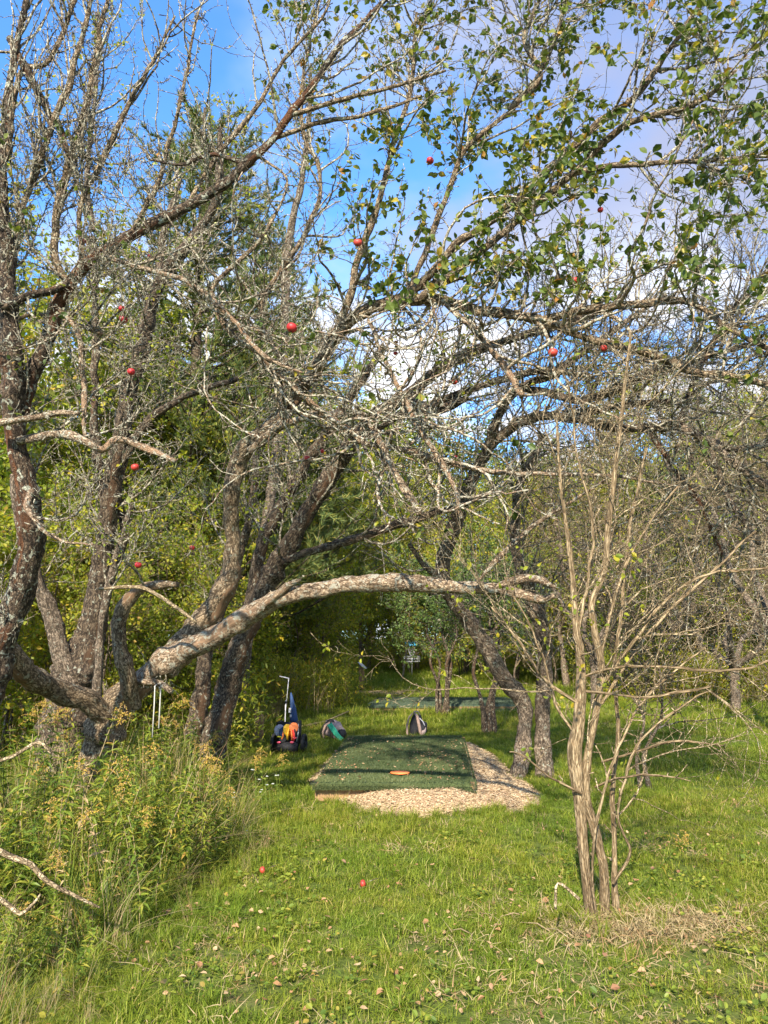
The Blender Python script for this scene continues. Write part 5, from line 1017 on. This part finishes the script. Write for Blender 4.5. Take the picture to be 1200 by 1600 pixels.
# undergrowth under the far trees
def brush(r, n, h, lf, s):
    q = rg.normal(size=(n, 3)) * np.array((.35, .35, 0)) + np.array((0, 0, 0)); q[:, 2] = rg.random(n) * h; d = rg.normal(size=(n, 3)) + np.array((0, 0, .8)); return leaves_mesh('clump', q, frames(d, rg, .4), rg.uniform(.6, 1.2, n) * s, np.zeros(3), rg, NARROW_V, LEAF_F)
bc = proto_objs([brush(rg, 420, .9, 0, .08) for _ in range(4)], M['leaf_bg'])
x, y = [], []
for i in range(1500):
    yy = rg.uniform(20, 48); xx = rg.uniform(-.62, .72) * yy
    px_ = 600 + 1200 * xx / yy
    lim = 10.5 if px_ < 380 else 21.5 if px_ < 540 else 38 if px_ < 900 else 23.5
    if yy > lim: x.append(xx); y.append(yy)
for i in range(700):
    yy = rg.uniform(11, 22); px_ = rg.uniform(-60, 530); xx = (px_ - 600) / 1200 * yy
    if px_ < 350 or yy > 18.5: x.append(xx); y.append(yy)
for i in range(260): px_ = rg.uniform(940, 1330); yy = rg.uniform(21, 24.5) + (940 + 200 - px_) * .004; x.append((px_ - 600) / 1200 * yy); y.append(yy)
x, y = np.array(x), np.array(y); scatter('undergrowth', np.stack([x, y, hgt(x, y)], -1), rg.random(len(x)) * 6.283, rg.uniform(.7, 1.5, len(x)), bc, 4, rg, 'green and brown undergrowth at the foot of the wood', 'undergrowth', .1)
bt = proto_objs([blade_clump(rg, 30, .35, .4, 1.5, .012, .7, 4, dry=1.0) for _ in range(3)], M['twig_brown'] and M['straw'])
k = rg.random(len(x)) < .35; scatter('brush_stalks', np.stack([x[k], y[k] - .3, hgt(x[k], y[k])], -1), rg.random(k.sum()) * 6.283, rg.uniform(.6, 1.2, k.sum()), bt, 3, rg, 'thin dead brown stalks at the foot of the wood', 'dry brush', .25)
# white asters near the weed edge
r = np.random.default_rng(81)
for i, (px_, py_) in enumerate([(352, 1262), (364, 1245), (398, 1200), (414, 1215), (432, 1208), (408, 1235), (420, 1226), (390, 1300)]):
    d = 6.6 + .1 * (i % 3); p = at(px_, py_, d); b0 = np.array((p[0] + .03, p[1], float(hgt(p[0], p[1])))); root = empty('aster', tuple(b0), 'white aster flower head on a thin stem at the right edge of the weeds', 'flower', 'white asters at the edge of the weeds')
    obj('stem', Geo().tube([(0, 0, 0), (-.01, .01, (p[2] - b0[2]) * .5), tuple(p - b0)], .002, 4).mesh('stem'), M['weed'], root)
    aa = np.arange(14) * .449; hp = np.repeat((p - b0)[None], 28, 0) + np.repeat(r.normal(size=(2, 3)) * .018, 14, 0); dd = np.stack([np.cos(np.r_[aa, aa]), np.sin(np.r_[aa, aa]) * .6 - .3, np.full(28, .25)], -1)
    obj('petals', leaves_mesh('petals', hp, frames(dd, r, .9), r.uniform(.012, .016, 28), np.zeros(3), r, NARROW_V, LEAF_F), M['white_petal'], root, 'stuff')

# ------------------------------------------------------------------ things round the pads
# disc cart
b = on_ground(450, 1176); rt = empty('disc_cart', tuple(b), 'wheeled disc golf cart with black bag, tall pale handle and coloured discs', 'cart', rz=-.15)
def wheel(x, y, rad, w):
    t = obj('wheel', None, None, rt); t.location = (x, y, rad)
    G = Geo(); nr = 24
    for prof in ([(rad - .035, -w / 2), (rad - .008, -w / 2), (rad, -w / 4), (rad, w / 4), (rad - .008, w / 2), (rad - .035, w / 2)],):
        V = [(dx, p[0] * math.cos(a), p[0] * math.sin(a)) for k in range(nr) for a in (k * 2 * math.pi / nr,) for p in prof for dx in (p[1],)]
        n_ = len(prof); G.add(V, [(k * n_ + i, k * n_ + (i + 1) % n_, ((k + 1) % nr) * n_ + (i + 1) % n_, ((k + 1) % nr) * n_ + i) for k in range(nr) for i in range(n_)])
    obj('tyre', G.mesh('tyre'), M['rubber'], t)
    H = Geo(); H.tube([(-w * .4, 0, 0), (w * .4, 0, 0)], .025, 12)
    for k in range(5): a = k * 2 * math.pi / 5; H.box((0, (rad - .03) * .5 * math.cos(a), (rad - .03) * .5 * math.sin(a)), (.02, .028, rad - .04), rx=a - math.pi / 2)
    obj('rim', H.mesh('rim', False), M['rubber'], t)
wheel(-.225, .03, .135, .05); wheel(.225, .06, .135, .05)
obj('axle', Geo().tube([(-.22, .04, .135), (.22, .05, .135)], .012, 8).mesh('axle'), M['rubber'], rt)
G = Geo().box((0, .02, .27), (.34, .24, .34), rx=-.12); obj('bag_body', G.mesh('bag_body', True, .025), M['black_cloth'], rt)
G = Geo().box((.02, -.115, .095), (.30, .14, .15), rx=.05); obj('pouch', G.mesh('pouch', True, .022), M['black_cloth'], rt)
G = Geo().box((-.14, .03, .40), (.045, .23, .10)).box((.15, .03, .41), (.03, .23, .10)); obj('bag_rim', G.mesh('bag_rim', True, .012), M['black_cloth'], rt)
G = Geo().tube([(-.085, .10, .12), (-.082, .11, .75)], .008, 8).tube([(-.078, .115, .62), (-.045, .12, 1.08)], .0055, 8).tube([(-.05, .12, 1.075), (-.19, .12, 1.105)], .009, 8); obj('handle', G.mesh('handle'), M['sign_white'], rt)
obj('clamp', Geo().box((-.08, .11, .72), (.035, .035, .03)).mesh('clamp', False, .004), M['rubber'], rt)
obj('furled_umbrella', Geo().tube([(.03, .17, .42), (.035, .17, .46), (.02, .17, .62), (-.01, .17, .80), (-.02, .17, .86)], [.055, .062, .045, .022, .010], 10).mesh('furled_umbrella'), M['navy'], rt)
obj('umbrella_logo', Geo().box((-.015, .112, .60), (.035, .006, .07), rx=-.1).box((.0, .108, .52), (.028, .006, .035), rx=-.1).mesh('umbrella_logo', False), M['sign_white'], rt)
def disc(x, z, rad, mk, rz, y=-.10, tilt=.2):
    G = Geo().tube([(0, 0, -.008), (0, 0, .0), (0, 0, .009), (0, 0, .014)], [rad, rad * 1.03, rad, rad * .8], 20); o = obj('disc', G.mesh('disc'), M[mk], rt); o.location = (x, y, z); o.rotation_euler = (math.pi / 2 - tilt, rz, rz * 2)
for i, (x_, z_, rr_, mk, rz_) in enumerate([(-.10, .33, .085, 'grey_plastic', .2), (-.075, .26, .075, 'orange_plastic', -.4), (-.02, .30, .09, 'navy', .3), (.02, .34, .085, 'yellow_plastic', .5), (.045, .29, .095, 'yellow_plastic', -.7), (.08, .28, .09, 'orange_plastic', .9), (.105, .27, .085, 'red_plastic', 1.0), (.12, .38, .07, 'orange_plastic', .2), (.14, .29, .07, 'black_cloth', .9), (-.04, .22, .06, 'black_cloth', .1)]):
    disc(x_, z_, rr_, mk, rz_, y=-.118 - .004 * i)
for x_, z_ in ((-.09, .17), (.11, .175), (.15, .24)): obj('tag', Geo().blob((x_, -.19, z_), (.03, .014, .016)).mesh('tag'), M['pink'], rt)
obj('strap', Geo().tube([(.165, -.06, .42), (.175, -.10, .3), (.16, -.12, .18)], .008, 6).mesh('strap'), M['grey_metal'], rt)

def pack(px_, py_, lab, look, z=None):
    b = on_ground(px_, py_); rt = empty('backpack', tuple(b), lab, 'backpack', rz=0); return rt
# backpack lying at the back left of the tee mat
rt = pack(521, 1156, 'grey and black backpack slumped in the grass with a mint towel', 0)
rot = Matrix.Rotation(.55, 3, 'Y') @ Matrix.Rotation(-.3, 3, 'X')
obj('body', Geo().blob((.02, 0, .15), (.20, .13, .14), 22, 14, rot, .30, 1).mesh('body'), M['mauve'], rt)
obj('side_pocket', Geo().blob((.14, -.08, .10), (.09, .08, .085), 14, 9, rot, .12, 4).mesh('side_pocket'), M['black_cloth'], rt)
obj('top_flap', Geo().blob((-.04, .0, .28), (.075, .07, .05), 12, 8, rot, .2, 7).mesh('top_flap'), M['black_cloth'], rt)
obj('harness', Geo().tube([(-.06, -.10, .29), (-.13, -.13, .24), (-.17, -.12, .14), (-.15, -.12, .03)], [.018, .02, .02, .015], 8).tube([(-.02, -.11, .29), (.0, -.15, .2), (-.03, -.16, .08)], [.02, .022, .02], 8).mesh('harness'), M['tan'], rt)
obj('frame_hoop', Geo().tube([(-.10, -.05, .30), (-.19, -.05, .22), (-.215, -.05, .12), (-.19, -.05, .03)], .009, 6).mesh('frame_hoop'), M['black_cloth'], rt)
V = []; F = []
for j in range(9):
    for i in range(5):
        t = j / 8; V.append((-.06 + .24 * t + .02 * (i - 2) * (1 - t), -.17 - .03 * t - .012 * math.sin(i * 1.9 + j), .23 * (1 - t) ** 1.4 + .05 - .04 * t + (i - 2) * (.012 + .012 * t)))
for j in range(8):
    for i in range(4): a = j * 5 + i; F.append((a, a + 1, a + 6, a + 5))
tw = Geo().add(V, F); me = tw.mesh('towel'); o = obj('towel', me, M['mint'], rt); sm = o.modifiers.new('thick', 'SOLIDIFY'); sm.thickness = .012
# backpack standing behind the mat
rt = pack(650, 1152, 'small upright black and tan backpack with dangling straps behind the tee mat', 1)
rot = Matrix.Rotation(.18, 3, 'Y')
obj('body', Geo().blob((.0, 0, .20), (.115, .10, .21), 20, 14, rot, .22, 2).mesh('body'), M['black_cloth'], rt)
obj('front_pocket', Geo().blob((.10, -.04, .13), (.085, .075, .13), 16, 10, Matrix.Rotation(.35, 3, 'Y'), .25, 5).mesh('front_pocket'), M['black_cloth'], rt)
obj('shoulder_strap', Geo().tube([(-.02, -.06, .41), (.02, -.105, .36), (.045, -.12, .24), (.07, -.12, .10), (.10, -.13, .0)], [.018, .026, .028, .028, .02], 8).mesh('shoulder_strap'), M['tan'], rt)
obj('shoulder_strap', Geo().tube([(-.06, .0, .40), (-.12, -.02, .34), (-.155, -.03, .20), (-.15, -.03, .05), (-.17, -.03, .0)], [.012, .014, .02, .022, .012], 8).mesh('shoulder_strap'), M['tan'], rt)
obj('side_panel', Geo().blob((.12, -.08, .10), (.045, .04, .10), 12, 8, Matrix.Rotation(.4, 3, 'Y')).mesh('side_panel'), M['mauve'], rt)
obj('carry_loop', Geo().tube([(-.05, 0, .40), (-.02, 0, .435), (.04, 0, .43), (.07, 0, .37)], .012, 8).mesh('carry_loop'), M['mauve'], rt)
obj('trim', Geo().tube([(.06, -.07, .33), (.12, -.09, .27), (.15, -.10, .2)], .008, 6).mesh('trim'), M['sign_white'], rt)

# disc golf basket
d = 33.0; x = (643 - 600) / 1200 * d; z0 = float(hgt(x, d)); rt = empty('disc_golf_basket', (x, d, z0), 'disc golf basket with blue top band and hanging chains at the far end', 'basket')
obj('pole', Geo().tube([(0, 0, -.1), (0, 0, 1.42)], .024, 10).mesh('pole'), M['chain'], rt)
def ring(r0, z, t=.012, n=28): return [(r0 * math.cos(k * 2 * math.pi / n), r0 * math.sin(k * 2 * math.pi / n), z) for k in range(n + 1)]
G = Geo(); V = []; n = 32
for z_, rr in ((1.26, .29), (1.40, .29), (1.42, .24), (1.42, .03)):
    V += [(rr * math.cos(k * 2 * math.pi / n), rr * math.sin(k * 2 * math.pi / n), z_) for k in range(n)]
G.add(V, [(j * n + k, j * n + (k + 1) % n, (j + 1) * n + (k + 1) % n, (j + 1) * n + k) for j in range(3) for k in range(n)]); obj('band', G.mesh('band'), M['blue'], rt)
for k in range(12):
    a = k * 2 * math.pi / 12; obj('chain_strand', Geo().tube([((.26 - .2 * t ** .7) * math.cos(a), (.26 - .2 * t ** .7) * math.sin(a), 1.26 - .44 * t) for t in np.linspace(0, 1, 6)], .011, 4).mesh('chain_strand'), M['chain'], rt)
G = Geo().tube(ring(.34, .82), .012, 5, False).tube(ring(.34, .72), .008, 5, False).tube(ring(.33, .60), .010, 5, False).tube(ring(.18, .60), .007, 5, False)
for k in range(24): a = k * 2 * math.pi / 24; G.tube([(.34 * math.cos(a), .34 * math.sin(a), .82), (.33 * math.cos(a), .33 * math.sin(a), .6), (.02 * math.cos(a), .02 * math.sin(a), .59)], .006, 4)
obj('cage', G.mesh('cage'), M['chain'], rt)
# tee post with tilted board
b = on_ground(565, 1080); rt = empty('tee_sign', tuple(b), 'short wooden post with a small pale tilted board by the second tee mat', 'sign', rz=-.3)
obj('post', Geo().box((0, 0, .36), (.15, .12, .76)).mesh('post', False, .01), M['wood'], rt); obj('board', Geo().box((.02, -.0, .78), (.30, .26, .025), ry=.75).mesh('board', False, .003), M['sign_white'], rt)
bx = on_ground(590, 1084); V = []; 
G = Geo(); n = 22; nn = []
for j in range(5):
    for k in range(n): a = k * 2 * math.pi / n; rr = j / 4 * (1 + .25 * float(vnoise(math.cos(a) * 2, math.sin(a) * 2, 5))); xx = bx[0] + .3 + 1.2 * rr * math.cos(a); yy = bx[1] + .2 + .9 * rr * math.sin(a); nn.append((xx, yy, float(hgt(xx, yy)) + .05 * (1 - rr) + .006))
G.add(nn, [(j * n + k, (j + 1) * n + k, (j + 1) * n + (k + 1) % n, j * n + (k + 1) % n) for j in range(4) for k in range(n)]); o = obj('chip_patch', G.mesh('chip_patch'), M['chip_floor']); tag(o, 'worn patch of pale chips round the small wooden sign post', 'wood chips', kind='stuff')
# cut stump post behind the weeds
b = on_ground(404, 1160); q = tuple(b); G = Geo(); V = [(-.07, -.05, 0), (.07, -.05, 0), (.07, .05, 0), (-.07, .05, 0), (-.07, -.05, .55), (.07, -.05, .42), (.07, .05, .42), (-.07, .05, .55)]
G.add(V, [(0, 3, 2, 1), (4, 5, 6, 7), (0, 1, 5, 4), (1, 2, 6, 5), (2, 3, 7, 6), (3, 0, 4, 7)]); o = obj('wooden_post', G.mesh('wooden_post', False, .008), M['wood'], loc=q); tag(o, 'orange-brown wooden post with a slanting top left of the disc cart', 'post')
# bleached log lying behind the bag
p0, p1 = on_ground(470, 1138), on_ground(545, 1128); o = obj('fallen_branch', Geo().tube([p0 + (0, 0, .03), (p0 + p1) / 2 + (0, 0, .07), p1 + (0, 0, .22)], [.02, .022, .012], 7).mesh('fallen_branch'), M['straw']); tag(o, 'thin bleached branch lying in the grass behind the slumped backpack', 'branch')
# white cord looped over the dead limb
pts = [at(*p) for p in ((238, 1152, 6.85), (241, 1100, 6.85), (242, 1072, 6.9), (246, 1068, 7.0), (251, 1078, 6.95), (248, 1138, 6.9))]
o = obj('cord', Geo().tube(pts, .0055, 6).mesh('cord'), M['cord']); tag(o, 'white cord hung in a loop from a stub of the main apple tree', 'cord')
# bleached sticks in the near left
for rows, lab in (((( -10, 1325, 4.1, 10), (20, 1340, 4.1, 9), (48, 1350, 4.1, 8), (65, 1370, 4.1, 7), (85, 1385, 4.1, 6), (120, 1402, 4.1, 5), (156, 1418, 4.1, 3)), 'bleached crooked stick reaching in from the left over the weeds'),
                  (((-10, 1398, 3.9, 8), (15, 1415, 3.9, 7), (32, 1428, 3.9, 6), (50, 1415, 3.9, 4), (64, 1398, 3.9, 3)), 'short forked bleached stick below the crooked one'),
                  (((-20, 1195, 5.0, 6), (25, 1180, 5.0, 5), (60, 1160, 5.0, 5), (80, 1178, 5.0, 3)), 'thin bare stick across the tall stems at the left edge'),
                  (((905, 1405, 4.5, 5), (872, 1380, 4.5, 4), (868, 1420, 4.5, 4)), 'small broken dead stalk left of the pale shrub base'),
                  (((155, 920, 6.4, 5), (225, 920, 6.3, 6), (290, 960, 6.2, 5), (308, 975, 6.2, 3)), 'thin dead stick caught among the limbs beside the curved stub')):
    P, Rr = resample(px_limb(rows), .03, rg, .004); o = obj('stick', tubes_mesh('stick', [(P[None], Rr[None])], 7, np.zeros(3), .12), M['twig_pale']); tag(o, lab, 'stick')
for i in range(14):
    px_ = rg.uniform(700, 1060); py_ = rg.uniform(1430, 1500); q = on_ground(px_, py_); a = rg.random() * 3.14; L = rg.uniform(.08, .25)
    o = obj('twig', Geo().tube([(0, 0, .02), (L * .5 * math.cos(a), L * .5 * math.sin(a), .035), (L * math.cos(a + .2), L * math.sin(a + .2), .02)], [.003, .0035, .002], 5).mesh('twig'), M['twig_pale'], loc=tuple(q)); tag(o, 'short dead twig lying in the grass round the foot of the pale shrub', 'twig', 'dead twigs on the lawn')

# where a few look-alikes share a label, tell them apart by their order from the left
by = {}
for o in bpy.data.objects:
    if o.parent is None and o.get('label') and o.get('category'): by.setdefault(o['label'], []).append(o)
ORD = ['first', 'second', 'third', 'fourth', 'fifth', 'sixth', 'seventh', 'eighth', 'ninth']
for lab, lst in by.items():
    if 2 <= len(lst) <= 9 and len(lab.split()) <= 13:
        lst.sort(key=lambda o: o.location.x / max(.1, o.location.y))
        for i, o in enumerate(lst): o['label'] = lab + ', ' + ORD[i] + ' from left'
